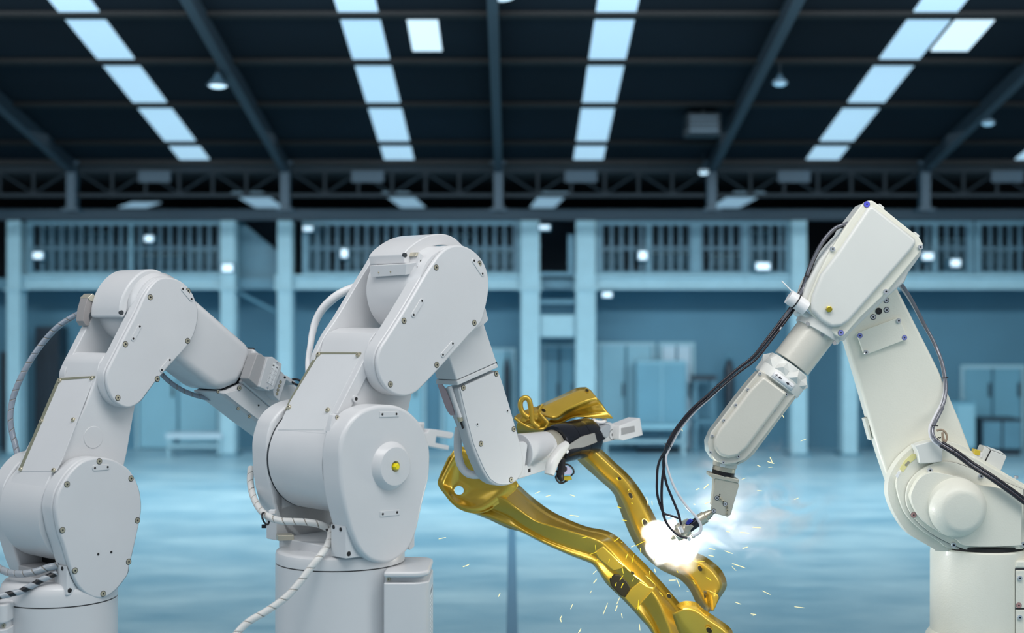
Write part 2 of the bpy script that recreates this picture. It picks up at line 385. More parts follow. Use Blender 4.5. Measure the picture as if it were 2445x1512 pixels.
# trusses between the posts
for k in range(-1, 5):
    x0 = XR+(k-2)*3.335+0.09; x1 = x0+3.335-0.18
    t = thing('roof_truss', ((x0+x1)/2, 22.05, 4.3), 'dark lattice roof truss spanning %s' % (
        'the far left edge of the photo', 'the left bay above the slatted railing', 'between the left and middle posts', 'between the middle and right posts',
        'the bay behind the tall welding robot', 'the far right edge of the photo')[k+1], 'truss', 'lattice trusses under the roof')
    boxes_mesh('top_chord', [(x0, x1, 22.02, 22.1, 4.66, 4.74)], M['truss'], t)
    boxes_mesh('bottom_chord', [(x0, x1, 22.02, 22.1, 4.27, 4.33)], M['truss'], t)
    N = 6; L = (x1-x0)/N
    for i in range(N+1):
        xx = x0+i*L
        if 0 < i < N: boxes_mesh('vertical_member', [(xx-0.02, xx+0.02, 22.04, 22.08, 4.33, 4.66)], M['truss'], t)
    for i in range(N):
        a = Vector((x0+i*L, 22.06, 4.66 if i % 2 == 0 else 4.32)); b_ = Vector((x0+(i+1)*L, 22.06, 4.32 if i % 2 == 0 else 4.66))
        cyl('diagonal_member', a, b_, 0.018, M['truss'], t, 8)
    # gusset plates and a duct box glimpsed at the chord
    boxes_mesh('gusset_plate', [(x0+0.95, x0+1.45, 22.0, 22.03, 4.5, 4.68)], M['post'], t)
# beams
YC = 24.3
def zb(py, Y=YC): return EYE-(py-CY)/F*Y
st(boxes_mesh('trim_7', [(-15, 15, YC-0.1, YC+0.15, zb(526), zb(501))], M['post']))
# platform deck and edge beams
for i, (a, b_) in enumerate(((20, 565), (655, 1292), (1372, 1925), (1990, 2600))):
    bm_ = thing('platform_beam', P((a+b_)/2, 690, YC), 'pale blue steel edge beam of the raised platform, %s' % (
        'the left bay behind the left robot', 'the bay behind the middle robot', 'the bay behind the thin black hoses', 'the bay at the right edge')[i], 'beam', 'edge beams of the raised platform')
    boxes_mesh('web', [pbox(a, b_, 660, 688, YC+0.03, 0.08)], M['col'], bm_)
    boxes_mesh('flange', [pbox(a, b_, 656, 662, YC-0.05, 0.22), pbox(a, b_, 686, 691, YC-0.05, 0.22)], M['col'], bm_)
st(boxes_mesh('trim_8', [(-15, 15, YC+0.2, YW, zb(690), zb(664))], M['colmid']))
st(boxes_mesh('trim_9', [(-15, 15, YW+0.2, 30.8, 2.95, 3.05)], M['dark']))
# columns
def column(px, wpx, top, lab, lower=True):
    x = (px-CX)/F*YC; h = wpx/F*YC/2; z1 = zb(top)
    c = thing('steel_column', (x, YC+0.05, 0), lab, 'column', 'pale steel columns under the platform')
    t = h*0.34
    # I-section: two flanges and a web
    boxes_mesh('shaft', [(x-h, x+h, YC-0.12, YC-0.12+0.05, 0.03, z1), (x-h, x+h, YC+0.15, YC+0.2, 0.03, z1), (x-t, x+t, YC-0.07, YC+0.15, 0.03, z1)], M['col'], c)
    boxes_mesh('base_plate', [(x-h*1.5, x+h*1.5, YC-0.2, YC+0.28, 0, 0.04)], M['colmid'], c)
    boxes_mesh('cap_plate', [(x-h*1.25, x+h*1.25, YC-0.16, YC+0.24, zb(692)-0.02, zb(692)+0.02)], M['col'], c)
for px, wpx, top, lab in ((38, 32, 528, 'pale steel column at the far left edge of the photo'),
                          (547, 34, 528, 'pale steel column behind the left robot forearm'),
                          (682, 34, 528, 'pale steel column between the left and middle robots'),
                          (1266, 44, 528, 'thick pale column above the gold hook, left of a close pair'),
                          (1398, 46, 528, 'thick pale column right of the gold panel, right of a close pair'),
                          (1905, 36, 528, 'pale column behind the welding robot forearm'),
                          (2026, 34, 692, 'pale column beside the welding robot upper arm')):
    column(px, wpx, top, lab)
# box section joining the pair in the middle
j = thing('cross_box', P(1332, 800, YC), 'pale box beam joining the close pair of columns in the middle', 'beam')
boxes_mesh('casing', [pbox(1289, 1374, 752, 806, YC-0.02, 0.2)], M['col'], j, 0.02)
boxes_mesh('shelf', [pbox(1289, 1374, 716, 726, YC-0.05, 0.3)], M['colmid'], j)
boxes_mesh('brace', [pbox(1289, 1374, 650, 660, YC-0.02, 0.1), pbox(1356, 1372, 560, 650, YC, 0.1)], M['colmid'], j)
# railings with upright slats
def railing(a, b_, lab, seed):
    rnd = random.Random(seed); g = thing('slatted_railing', P((a+b_)/2, 656, YC), lab, 'railing', 'slatted railings of the platform')
    boxes_mesh('top_rail', [pbox(a, b_, 527, 537, YC, 0.06)], M['rail'], g)
    boxes_mesh('middle_rail', [pbox(a, b_, 589, 597, YC, 0.05)], M['slat'], g)
    boxes_mesh('bottom_rail', [pbox(a, b_, 648, 656, YC, 0.06)], M['rail'], g)
    x = a+8; sl = []; mid = []
    while x < b_-8:
        sl.append(pbox(x, x+9.5, 537, 648, YC+0.01, 0.03)); x += 23.5
    boxes_mesh('slats', sl, M['slat'], g)
    ps = [a+(b_-a)*t for t in (0, 0.5)]+[b_-10]
    for q in ps: boxes_mesh('rail_post', [pbox(q, q+12, 527, 656, YC-0.02, 0.08)], M['rail'], g)
railing(64, 548, 'slatted pale railing above and behind the left robot', 1)
railing(722, 1244, 'slatted pale railing above the middle robot', 2)
railing(1424, 1660, 'slatted pale railing between the middle and welding robots', 3)
railing(1662, 1886, 'slatted railing section just left of the welding robot head', 4)
railing(2130, 2322, 'slatted railing section right of the welding robot head', 5)
railing(2328, 2600, 'slatted railing section cut by the right edge of the photo', 6)
# stair side and braces in the gap
s_ = thing('stair_flank', P(606, 656, YC+0.4), 'pale sloping stair side between platform bays at the left', 'stair')
prism3('stringer', [P(x, y, YC+0.4) for x, y in ((560, 532), (580, 532), (668, 605), (668, 665), (560, 665))], Vector((0, 0.1, 0)), M['colmid'], s_)
for a, b_ in (((560, 694), (660, 745)), ((1290, 590), (1250, 560))):
    br = cyl('brace', P(*a, YC+0.1), P(*b_, YC+0.1), 0.03, M['colmid'], None, 8)
    tag(br, 'thin sloping brace under the %s' % ('stair side at the left' if a[0] < 1000 else 'railing end left of the middle column pair'), 'brace')
# stored things on the platform behind the rails
up = [(100, 190, 545, 650, 'pale cabinet'), (205, 262, 560, 650, 'tall board'), (275, 330, 598, 650, 'low crate'), (336, 440, 610, 650, 'long crate'),
      (455, 520, 602, 650, 'blue crate'), (735, 775, 545, 650, 'narrow cabinet'), (830, 900, 600, 650, 'crate'), (1040, 1120, 565, 600, 'board'), (1130, 1236, 602, 650, 'long crate'),
      (1440, 1478, 600, 650, 'crate'), (1560, 1640, 606, 650, 'wide crate'), (1790, 1840, 556, 650, 'tall panel'), (1700, 1760, 612, 650, 'flat crate'), (2150, 2200, 604, 650, 'crate'),
      (2250, 2300, 575, 650, 'cabinet'), (2350, 2420, 600, 650, 'crate')]
places = ('at the far left above the cable loop', 'left of the left robot hood', 'straight above the left robot hood', 'above the left robot elbow', 'right of the left robot elbow',
          'just right of the left column pair', 'left of the middle robot hood', 'high above the middle robot elbow', 'right of the middle robot elbow', 'just right of the middle column pair',
          'above the gold panel bay', 'left of the small white reel', 'halfway along the right bay', 'right of the welding robot head', 'right of the bright rail lamp', 'at the far right edge')
for (a, b_, c, d, nm), pl in zip(up, places):
    Y = 25.6; o = thing('storage_crate' if 'crate' in nm else 'storage_cabinet' if 'cabinet' in nm else 'leaning_board', P((a+b_)/2, d, Y), 'blurred blue %s behind the slatted railing, %s' % (nm.replace('blue ', ''), pl), 'crate' if 'crate' in nm else 'cabinet' if 'cabinet' in nm else 'board', 'things stored behind the railings')
    x0, x1, y0, y1, _, z1 = pbox(a, b_, c, d, Y, 0.4 if 'board' not in nm else 0.08)
    boxes_mesh('body', [(x0, x1, y0, y1, 3.05, z1)], M['colmid' if len(pl) % 2 else 'wall'], o, 0.01)
    boxes_mesh('lid' if 'crate' in nm else 'edge', [(x0-0.02, x1+0.02, y0-0.02, y1+0.02, z1, z1+0.04)], M['col'], o)
    o.location.z = 3.05; 
    for ch in o.children: ch.data.transform(Matrix.Translation((0, 0, P(0, d, Y).z-3.05)))
# lamps along the platform
for (px, py, w_, h_, nm) in ((90, 610, 30, 20, 'left of the left robot'), (355, 570, 26, 18, 'above the left robot hood'), (543, 640, 34, 24, 'right of the left robot elbow'),
                         (735, 546, 30, 14, 'above the left column pair'), (822, 605, 20, 26, 'left of the middle robot hood'), (1300, 543, 34, 14, 'between the middle column pair'), (1535, 610, 26, 26, 'in the middle of the right bay'), (1450, 704, 30, 14, 'below the platform right of the middle pair'),
                         (1822, 636, 44, 22, 'left of the white reel'), (2216, 612, 34, 22, 'right of the welding robot head'), (2282, 628, 30, 22, 'rightmost, right of the welding robot head')):
    Yl = 24.1
    l = thing('flood_lamp', P(px, py, Yl), 'small bright rectangular lamp on the platform railing, %s' % nm, 'lamp', 'bright lamps on the platform')
    a = pbox(px-w_*0.36, px+w_*0.36, py-h_*0.36, py+h_*0.36, Yl, 0.06)
    boxes_mesh('housing', [(a[0]-0.02, a[1]+0.02, a[2]+0.02, a[2]+0.215, a[4]-0.02, a[5]+0.02)], M['colmid'], l, 0.01)
    boxes_mesh('lens', [(a[0], a[1], a[2], a[2]+0.02, a[4], a[5])], M['lampon'], l)
# roof lamps
def pendant(px, py, Y, lab, m, sz=0.13):
    p = P(px, py, Y); zr = roofz(Y)
    l = thing('pendant_lamp', p, lab, 'lamp', 'high bay lamps hanging from the roof')
    lathe('shade', p+Vector((0, 0, sz*1.3)), Vector((0, 0, -1)), [(0, sz*0.3), (sz*0.4, sz*0.45), (sz*1.2, sz*1.15), (sz*1.3, sz*1.15)], M['post'], l, 24)
    lathe('lens', p+Vector((0, 0, 0.03)), Vector((0, 0, -1)), [(0, sz), (0.04, sz*0.9), (0.06, sz*0.5)], m, l, 24)
    cyl('cord', p+Vector((0, 0, sz*1.2)), Vector((p.x, p.y, zr+0.05)), 0.012, M['truss'], l, 8)
pendant(520, 205, 17.6, 'lit pendant lamp hanging between the two left skylight strips', M['lampon'], 0.12)
pendant(1862, 200, 17.6, 'dim blue pendant lamp between the right skylight strips', M['lampdim'], 0.09)
pendant(2359, 295, 19.4, 'dim pendant lamp near the right edge of the photo', M['lampdim'], 0.09)
pendant(1680, 412, 21.6, 'lit pendant lamp beside the right roof post', M['lampon'], 0.08)
pendant(1198, -6, 15.6, 'blue-lit pendant lamp at the top edge of the photo', M['lampon'], 0.14)
vb = thing('vent_box', P(1680, 300, 19.4), 'faint blue ventilation box under the dark roof right of the middle', 'vent')
boxes_mesh('casing', [pbox(1640, 1722, 268, 322, 19.4, 0.4)], M['truss'], vb, 0.02)
boxes_mesh('louvre', [pbox(1648, 1714, 276+i*11, 282+i*11, 19.37, 0.03) for i in range(4)], M['post'], vb)
boxes_mesh('hanger', [pbox(1676, 1682, 200, 268, 19.5, 0.05)], M['truss'], vb)
# what stands or is set in the lower wall
def door(i, a, b_, c, lab, pm):
    st_ = thing('door_%d' % i, P((a+b_)/2, 1070, YW), None, None); st_['kind'] = 'structure'
    x0, x1, y0, y1, z0, z1 = pbox(a, b_, c, 1072, YW-0.06, 0.06)
    boxes_mesh('door_frame', [(x0-0.05, x0, y0-0.02, y1, 0, z1+0.06), (x1, x1+0.05, y0-0.02, y1, 0, z1+0.06), (x0, x1, y0-0.02, y1, z1, z1+0.06)], M['col'], st_)
    n_ = max(2, int((x1-x0)/0.7)); wd = (x1-x0)/n_
    for k in range(n_):
        lf = boxes_mesh('door_leaf', [(x0+k*wd+0.02, x0+(k+1)*wd-0.02, y0, y1, 0.02, z1)], M[pm], st_, 0.01)
        boxes_mesh('handle', [(x0+(k+0.85)*wd, x0+(k+0.85)*wd+0.03, y0-0.05, y0, 0.95, 1.2)], M['dark'], lf)
door(1, 1432, 1558, 826, '', 'wpanel'); door(2, 1580, 1652, 826, '', 'pale'); door(3, 330, 520, 850, '', 'wpanel')
door(4, 740, 1010, 850, '', 'wpanel'); door(5, 2096, 2142, 846, '', 'pale'); door(6, 1300, 1372, 830, '', 'wpanel2')
door(7, 2300, 2440, 880, '', 'wpanel2'); door(8, 150, 250, 860, '', 'wpanel2'); door(9, 1060, 1225, 840, '', 'wpanel')
def unit(name, a, b_, c, d, Y, dep, lab, cat, m, m2, kind=0, grp=None):
    x0, x1, y0, y1, z0, z1 = pbox(a, b_, c, d, Y, dep)
    o = thing(name, ((x0+x1)/2, Y+dep/2, 0), lab, cat, grp)
    if kind == 0:      # cabinet with doors and plinth
        boxes_mesh('body', [(x0, x1, y0, y1, 0.08, z1)], M[m], o, 0.01); boxes_mesh('plinth', [(x0+0.02, x1-0.02, y0+0.03, y1, 0, 0.08)], M['dark'], o)
        k = 2 if x1-x0 < 1.2 else 3
        for i in range(k): boxes_mesh('door', [(x0+0.02+i*(x1-x0)/k, x0-0.02+(i+1)*(x1-x0)/k, y0-0.02, y0, 0.12, z1-0.05)], M[m2], o)
    elif kind == 1:    # bench or shelf: top and legs
        boxes_mesh('top', [(x0, x1, y0, y1, z1-0.08, z1)], M[m], o)
        for xx in (x0+0.03, x1-0.07):
            for yy in (y0, y1-0.04): boxes_mesh('leg', [(xx, xx+0.04, yy, yy+0.04, 0, z1-0.08)], M[m2], o)
        boxes_mesh('shelf', [(x0+0.05, x1-0.05, y0, y1, z1*0.4, z1*0.4+0.04)], M[m2], o)
    elif kind == 2:    # upright gas cylinder
        xc = (x0+x1)/2; r = (x1-x0)/2
        lathe('body', Vector((xc, Y+0.2, 0)), Vector((0, 0, 1)), [(0, r*0.9), (0.03, r), (z1*0.82, r), (z1*0.9, r*0.6), (z1*0.93, r*0.3)], M[m], o, 24)
        lathe('valve', Vector((xc, Y+0.2, z1*0.92)), Vector((0, 0, 1)), [(0, r*0.25), (z1*0.04, r*0.45), (z1*0.08, r*0.45)], M[m2], o, 16)
    return o
unit('gas_cylinder', 1202, 1219, 838, 1010, 24.9, 0.3, 'slim dark cylinder standing behind the middle robot forearm', 'cylinder', 'dark', 'colmid', 2)
unit('gas_cylinder', 1732, 1758, 842, 1010, 24.9, 0.3, 'slim dark cylinder standing left of the welding robot forearm', 'cylinder', 'dark', 'colmid', 2)
unit('work_bench', 1656, 1712, 898, 1060, 24.6, 0.5, 'small dark-topped work bench left of the welding robot forearm', 'bench', 'dark', 'colmid', 1)
unit('work_bench', 2100, 2212, 938, 1060, 24.6, 0.6, 'dark-topped work bench right of the welding robot arm', 'bench', 'dark', 'colmid', 1)
unit('tool_cabinet', 1520, 1640, 862, 1060, 24.9, 0.4, 'pale blue tool cabinet with uprights behind the black hoses', 'cabinet', 'wpanel', 'wpanel2', 0)
unit('tool_cabinet', 2230, 2330, 960, 1062, 24.5, 0.6, 'low blue cabinet behind the limit box at the right', 'cabinet', 'wpanel2', 'wpanel', 0)
unit('tool_cabinet', 2345, 2440, 1000, 1070, 24.3, 0.6, 'low dark cabinet at the right edge of the photo', 'cabinet', 'dark', 'colmid', 0)
unit('tool_cabinet', 84, 140, 780, 1050, 24.9, 0.5, 'tall dark cabinet behind the cable loop of the left robot', 'cabinet', 'dark', 'walld', 0)
unit('tool_cabinet', 0, 20, 840, 1050, 24.9, 0.5, 'tall dark cabinet cut by the left edge of the photo', 'cabinet', 'dark', 'walld', 0)
unit('work_bench', 395, 530, 1036, 1085, 24.1, 0.5, 'low pale-topped bench behind the left robot upper arm', 'bench', 'pale', 'col', 1)
unit('pallet_table', 1440, 1640, 1015, 1076, 24.35, 0.45, 'long low pale table along the rear wall behind the black hoses', 'table', 'wpanel', 'col', 1)
unit('pallet_table', 770, 880, 1010, 1076, 24.4, 0.6, 'long low pale table along the rear wall behind the middle robot', 'table', 'wpanel', 'col', 1)
# ================================================================== ROBOT TOOLS
class PF:
    """working plane through a point with any normal"""
    def __init__(s, O, u): s.O = Vector(O); s.u = Vector(u).normalized()
    at = Frame.at
def plane3(a, b, c, toward=None):
    n = (b-a).cross(c-a).normalized()
    if toward is not None and n.dot(toward) < 0: n = -n
    return PF(a, n)
CAMV = Vector((0, -1, 0))
def ring(name, c, axis, R, r, m, parent, seg=28):
    ax, e1, e2 = basis(axis); pts = [c+(e1*math.cos(2*math.pi*k/seg)+e2*math.sin(2*math.pi*k/seg))*R for k in range(seg+1)]
    return tube(name, pts, r, m, parent, n=1, seg=8, cap=False)
def outline(fr, pts, du, smooth=True, n=5):
    q = smooth_closed(pts, n) if smooth else [Vector((p[0], p[1])) for p in pts]
    return [fr.at(p[0], p[1], du) for p in q]
def shrink(pts, d):
    c = sum((Vector((p[0], p[1])) for p in pts), Vector((0, 0)))/len(pts)
    return [tuple(Vector((p[0], p[1]))+(c-Vector((p[0], p[1]))).normalized()*d)+tuple(p[2:]) for p in pts]
# ================================================================== MIDDLE ROBOT
fr = Frame(917, 1108, 6.2, 45)
RC = fr.O+fr.u*(-0.31); RC = Vector((RC.x, RC.y, 0))
mid = thing('robot_arm', RC, 'largest white robot arm, in the middle, with a yellow plug on its round shoulder cover', 'robot arm')
W = M['white']
c0 = Vector((RC.x, RC.y, 0)); UP = Vector((0, 0, 1))
base = lathe('base', c0, UP, [(0, 0.40), (0.04, 0.40), (0.05, 0.33), (0.12, 0.296), (1.285, 0.293)], W, mid, 80)
lathe('base_joint', c0, UP, [(1.283, 0.286), (1.293, 0.286)], M['seam'], mid, 64)
turret = lathe('turret', c0, UP, [(1.291, 0.293), (1.325, 0.293), (1.338, 0.289), (1.345, 0.278), (1.347, 0.26), (1.347, 0.0)], W, mid, 80)
screw(turret, P(*Z4((292, 1005))[0], 6.25)*1.0, Vector((0, 0, 1)), 0.004, 'hole') if False else None
# connector housing at the right of the base
def rbox(name, x0, x1, y0, y1, z0, z1, r, m, par, bev=0.006):
    pts = []
    for (cx_, cy_, a0, rr_) in ((x0+0.01, y0+0.01, 180, 0.01), (x1-r, y0+r, 270, r), (x1-r, y1-r, 0, r), (x0+0.01, y1-0.01, 90, 0.01)):
        for k in range(7):
            a = math.radians(a0+k*15); pts.append(Vector((cx_+rr_*math.cos(a), cy_+rr_*math.sin(a), z0)))
    return prism3(name, pts, Vector((0, 0, z1-z0)), m, par, bev)
xa = (916-CX)/F*6.13; xb = (1029-CX)/F*6.28; zt = 1.286; zs0 = EYE-(1393-CY)/F*6.13; zs1 = EYE-(1380-CY)/F*6.13
cb = rbox('connector_housing', xa, xb, 6.13, 6.53, 0.03, zs0, 0.075, W, mid)
rbox('housing_lid', xa, xb, 6.13, 6.53, zs1, zt, 0.075, W, cb, 0.012)
rbox('housing_neck', xa+0.004, xb-0.015, 6.165, 6.52, zs0-0.01, zs1+0.01, 0.06, W, cb, 0)
screw(cb, Vector((xa+0.018, 6.165, (zs0+zs1)/2)), CAMV, 0.009, 'cap', M['brass'])
lx = xb+0.0008
boxes_mesh('rating_label', [(lx-0.0015, lx, 6.22, 6.38, 0.95, 1.19)], M['label'], cb)
boxes_mesh('label_print', [(lx-0.001, lx+0.0005, 6.225, 6.375, 1.165, 1.187)]+[(lx-0.001, lx+0.0005, 6.23, 6.33+0.03*(i % 2), 1.145-i*0.018, 1.149-i*0.018) for i in range(10)], M['inkg'], cb)
# shoulder: near cover, drum, far cover
H1 = Z4((665, 440), (667, 350), (688, 255), (735, 170), (800, 112), (880, 80), (955, 72), (1035, 80), (1110, 118), (1175, 185), (1215, 265), (1236, 350), (1238, 440), (1230, 540), (1205, 640), (1182, 740), (1160, 840), (1140, 905), (1100, 985), (1045, 1035), (985, 1066), (925, 1072), (865, 1058), (815, 1020), (778, 970), (752, 910), (734, 860), (712, 780), (690, 690), (672, 580))
hn = prism('shoulder_cover', fr, H1, 0.0, -0.132, W, mid, 0.018, True, 4, 5)
ft = prism('cover_foot', fr, Z4((702, 838), (740, 900), (775, 965), (805, 1015), (815, 1030), (775, 1034), (702, 1043)), -0.028, -0.132, W, hn, 0.003)
screw(hn, fr.at(*Z4((721, 1012))[0], -0.028), fr.u, 0.011, 'hole'); 
for p in ((641, 855), (678, 863)):
    a = fr.at(*Z4((702, 860))[0], -0.028)-fr.u*(0.035 if p[0] > 650 else 0.085); screw(hn, Vector((a.x, a.y, a.z-(p[1]-860)*0.0007))-fr.v*0.001, -fr.v, 0.009, 'hole')
prism('cover_corner', fr, Z4((1100, 975), (1108, 988), (1136, 965), (1136, 870), (1100, 900)), -0.05, -0.12, W, hn, 0.002)
prism('lifting_lug', fr, Z4((600, 245), (612, 175), (625, 135), (650, 128), (672, 150), (655, 200), (612, 256)), -0.10, -0.132, W, hn, 0.003)
screw(hn, fr.at(*Z4((647, 150))[0], -0.10), fr.u, 0.009, 'socket')
bc = fr.at(*Z4((985, 457))[0], 0)
bs = lathe('shoulder_boss', bc, fr.u, [(-0.002, 0.108), (0.001, 0.108), (0.008, 0.103), (0.028, 0.092), (0.034, 0.084), (0.035, 0.024), (0.012, 0.022), (0.010, 0.0)], W, hn, 56)
lathe('boss_bore', bc+fr.u*0.011, fr.u, [(0, 0.0215), (0.002, 0.0215)], M['greyp'], bs, 32)
lathe('yellow_plug', bc+fr.u*0.012, fr.u, [(0, 0.016), (0.03, 0.016), (0.036, 0.012)], M['yellow'], bs, 6)['label'] = 'bright yellow hexagonal plug'
for a, b_ in (((933, 131), (1022, 129)), ((936, 761), (1026, 750))):
    q = Z4((a[0]-16, a[1]-17), (b_[0]+16, b_[1]-17), (b_[0]+16, b_[1]+17), (a[0]-16, a[1]+19))
    pd = prism('screw_pad', fr, q, 0.003, -0.002, W, hn, 0.001)
    screws(pd, fr, Z4(a, b_), 0.003, 0.0055, 'hole')
DC = fr.O.copy()
lathe('shoulder_drum', DC, -fr.u, [(0.132, 0.2405), (0.531, 0.2405)], W, mid, 80)
lathe('drum_joint', DC, -fr.u, [(0.530, 0.236), (0.542, 0.242)], M['seam'], mid, 64)
nf = [p-fr.u*0.54 for p in outline(fr, H1, 0.0, True, 4)]
cc = fr.O-fr.u*0.54; nf = [cc+(p-cc)*(1.0 if p.z > 1.9 else 0.985) for p in nf]
fh = prism3('shoulder_cover', nf, -fr.u*0.125, W, mid, 0.014, 4)
# far foot
p0 = P(*Z4((195, 920))[0], 6.52)
prism('cover_foot', fr, Z4((222, 560), (262, 740), (265, 928), (430, 905), (625, 870), (640, 600)), -0.54, -0.62, W, fh, 0.003)
# joints housed between the two covers: floor of the yoke
zz = 1.345
q = [fr.O+fr.u*a+fr.v*b_ for a, b_ in ((-0.132, -0.17), (-0.132, 0.2), (-0.55, 0.2), (-0.55, -0.17))]
prism3('yoke_floor', [Vector((p.x, p.y, zz-0.01)) for p in q], Vector((0, 0, 0.05)), W, turret, 0.006)
obox('connector_block', P(*Z4((318, 905))[0], 6.42), Vector((0.035, 0.01, 0)), Vector((-0.01, 0.03, 0)), Vector((0, 0, 0.012)), M['steelw'], turret, 0.003)
# upper arm link
L1 = Z3((1042, 985), (1058, 905), (1100, 840), (1180, 806), (1300, 800), (1480, 900), (1440, 1100), (1390, 1335), (1368, 1440), (1330, 1600), (1250, 1700), (900, 1800), (716, 1638), (800, 1470), (925, 1220))
lk = prism('upper_arm', fr, L1, -0.155, -0.50, W, mid, 0.006)
A = fr.at(*Z3((1042, 985))[0], -0.155); B = fr.at(*Z3((800, 1470))[0], -0.155)
pp = plane3(A, B, A-fr.u, CAMV)
prism('cover_seam', pp, Z3((646, 990), (992, 992), (990, 1003), (662, 1003), (434, 1375), (404, 1448), (396, 1446), (425, 1375)), 0.0035, -0.004, M['olive'], lk, 0)
cp = prism('access_cover', pp, Z3((662, 1003), (986, 1003), (970, 1050), (752, 1478), (700, 1600), (338, 1600), (434, 1375)), 0.0016, -0.003, M['panel'], lk, 0.001)
for p in ((661, 1010), (972, 1015), (430, 1425), (734, 1447)): screw(cp, pp.at(*Z3(p)[0], 0.002), pp.u, 0.0115, 'cap', M['brass'])
# raised rib and lug on the near side of the link
prism('side_rib', fr, Z3((1042, 1000), (1060, 1040), (1040, 1180), (880, 1500), (800, 1475)), -0.142, -0.16, W, lk, 0.004)
lg = fr.at(*Z3((955, 1357))[0], -0.13); lathe('bolt_lug', lg-fr.u*0.03, fr.u, [(0, 0.016), (0.03, 0.016), (0.03, 0.010)], W, lk, 24)
screw(lk, lg+fr.u*0.0005, fr.u, 0.008, 'hole')
# elbow plates
E1 = Z3((1700, 158), (1785, 152), (1865, 185), (1935, 250), (1980, 335), (1998, 430), (1993, 540), (1968, 660), (1935, 760), (1850, 850), (1780, 930), (1690, 1030), (1590, 1140), (1500, 1235), (1430, 1300), (1350, 1334), (1275, 1326), (1210, 1290), (1158, 1225), (1128, 1140), (1122, 1050), (1145, 960), (1200, 870), (1290, 730), (1390, 565), (1480, 410), (1560, 285), (1625, 205))
el = prism('elbow_plate', fr, E1, -0.045, -0.068, W, mid, 0.010, True, 4, 4)
prism3('plate_seam', outline(fr, shrink(E1, 3), -0.069, True, 4), -fr.u*0.003, M['seam'], el, 0)  # thin dark plate puts seam shade round the elbow plate
eb = [p-fr.u*0.026 for p in outline(fr, E1, -0.045, True, 4)]
prism3('elbow_housing', eb, -fr.u*0.075, W, mid, 0.008, 4)
prism('housing_ear', fr, Z3((1880, 700), (1972, 660), (1996, 735), (1975, 760), (1850, 835)), -0.10, -0.15, W, mid, 0.004)
screws(el, fr, Z3((1583, 325), (1922, 295), (1330, 744), (1882, 760), (1587, 1090), (1223, 1242)), -0.045, 0.0125, 'socket')
for a, b_ in (((1468, 588), (1402, 697)), ((1709, 922), (1632, 1010)), ((1877, 272), (1943, 374))): lozenge(el, fr, Z3(a)[0], Z3(b_)[0], -0.045, 6.5)
F1 = Z3((1665, 165), (1700, 158), (1785, 152), (1900, 250), (1960, 430), (1850, 850), (1500, 1235), (1350, 1334), (1240, 1310), (1158, 1225), (1128, 1140), (1122, 1050), (1200, 870), (1290, 730), (1380, 575), (1480, 400), (1540, 300), (1580, 230), (1620, 185))
fpp = [p-fr.u*0.456 for p in outline(fr, F1, -0.045, True, 4)]
prism3('far_elbow_plate', fpp, -fr.u*0.036, W, mid, 0.006)
EC = fr.at(*Z3((1690, 500))[0], -0.07)
dr = lathe('elbow_drum', EC, -fr.u, [(0.0, 0.19), (0.06, 0.205), (0.12, 0.208), (0.30, 0.208), (0.365, 0.203), (0.375, 0.19), (0.385, 0.1)], W, mid, 80)
HD = Z3((1335, 292, 1), (1326, 222, 1), (1370, 170), (1455, 108), (1545, 70), (1640, 62), (1725, 92), (1800, 160, 1), (1760, 190, 1), (1640, 150), (1540, 168), (1460, 215), (1400, 262), (1372, 296, 1))
hd = prism('elbow_hood', fr, HD, -0.165, -0.42, W, mid, 0.012, True, 5, 5)
hc = fr.at(*Z3((1322, 222))[0], -0.175)
lathe('hood_notch_shade', fr.at(*Z3((1340, 228))[0], -0.164), fr.u, [(-0.01, 0.011), (0.0006, 0.011)], M['seam'], hd, 20)  # flush dark disc paints the shade in the hood notch
hb = fr.at(*Z3((1345, 298))[0], -0.165)
lp_ = PF(hb, -fr.v+fr.u*0.02+Vector((0, 0, -0.15)))
lip = prism('drum_lip', lp_, Z3((1058, 312), (1348, 298), (1340, 384), (1072, 402)), 0.04, -0.03, W, mid, 0.002)
screws(lip, lp_, Z3((1133, 365), (1225, 359)), 0.04, 0.004, 'cap', M['brass'])
wb = prism('stop_bracket', fr, Z3((1458, 212), (1515, 262), (1500, 300), (1398, 470)), -0.105, -0.20, W, mid, 0.002)
screws(wb, fr, Z3((1463, 274)), -0.105, 0.0055, 'hole'); screws(wb, fr, Z3((1445, 328)), -0.105, 0.009, 'hole')
prism('stop_pad', fr, Z3((1432, 205), (1455, 208), (1440, 238), (1420, 236)), -0.12, -0.17, M['steelw'], wb, 0.001)
# forearm
U1 = Z3((1600, 780), (1800, 600), (1975, 640), (1996, 735), (1962, 772), (2062, 1072), (1745, 1212), (1700, 1080))
ua = prism('forearm_upper', fr, U1, -0.155, -0.30, W, mid, 0.009, False, 4, 5)
prism('forearm_joint', fr, Z3((1745, 1205), (2059, 1066), (2064, 1088), (1750, 1228)), -0.162, -0.293, M['seam'], ua, 0)
U2 = Z3((1747, 1215), (2062, 1076), (2073, 1110), (1754, 1252))
prism('forearm_collar', fr, U2, -0.152, -0.31, W, mid, 0.006, False, 4, 4)
U3 = Z5((378, 268), (758, 95), (800, 215), (862, 420), (935, 665), (980, 840), (1003, 950), (998, 1040), (970, 1110), (925, 1160), (865, 1188), (790, 1197), (725, 1185), (665, 1145), (615, 1070), (560, 950), (500, 790), (440, 560))
fa = prism('forearm', fr, [(p[0], p[1], 1) if i < 2 else p for i, p in enumerate(U3)], -0.162, -0.235, W, mid, 0.014, True, 3, 4)
prism('forearm_spine', fr, Z5((382, 275), (700, 140), (740, 420), (700, 640), (600, 720), (520, 690), (450, 520)), -0.20, -0.31, W, fa, 0.008, False, 3, 3)
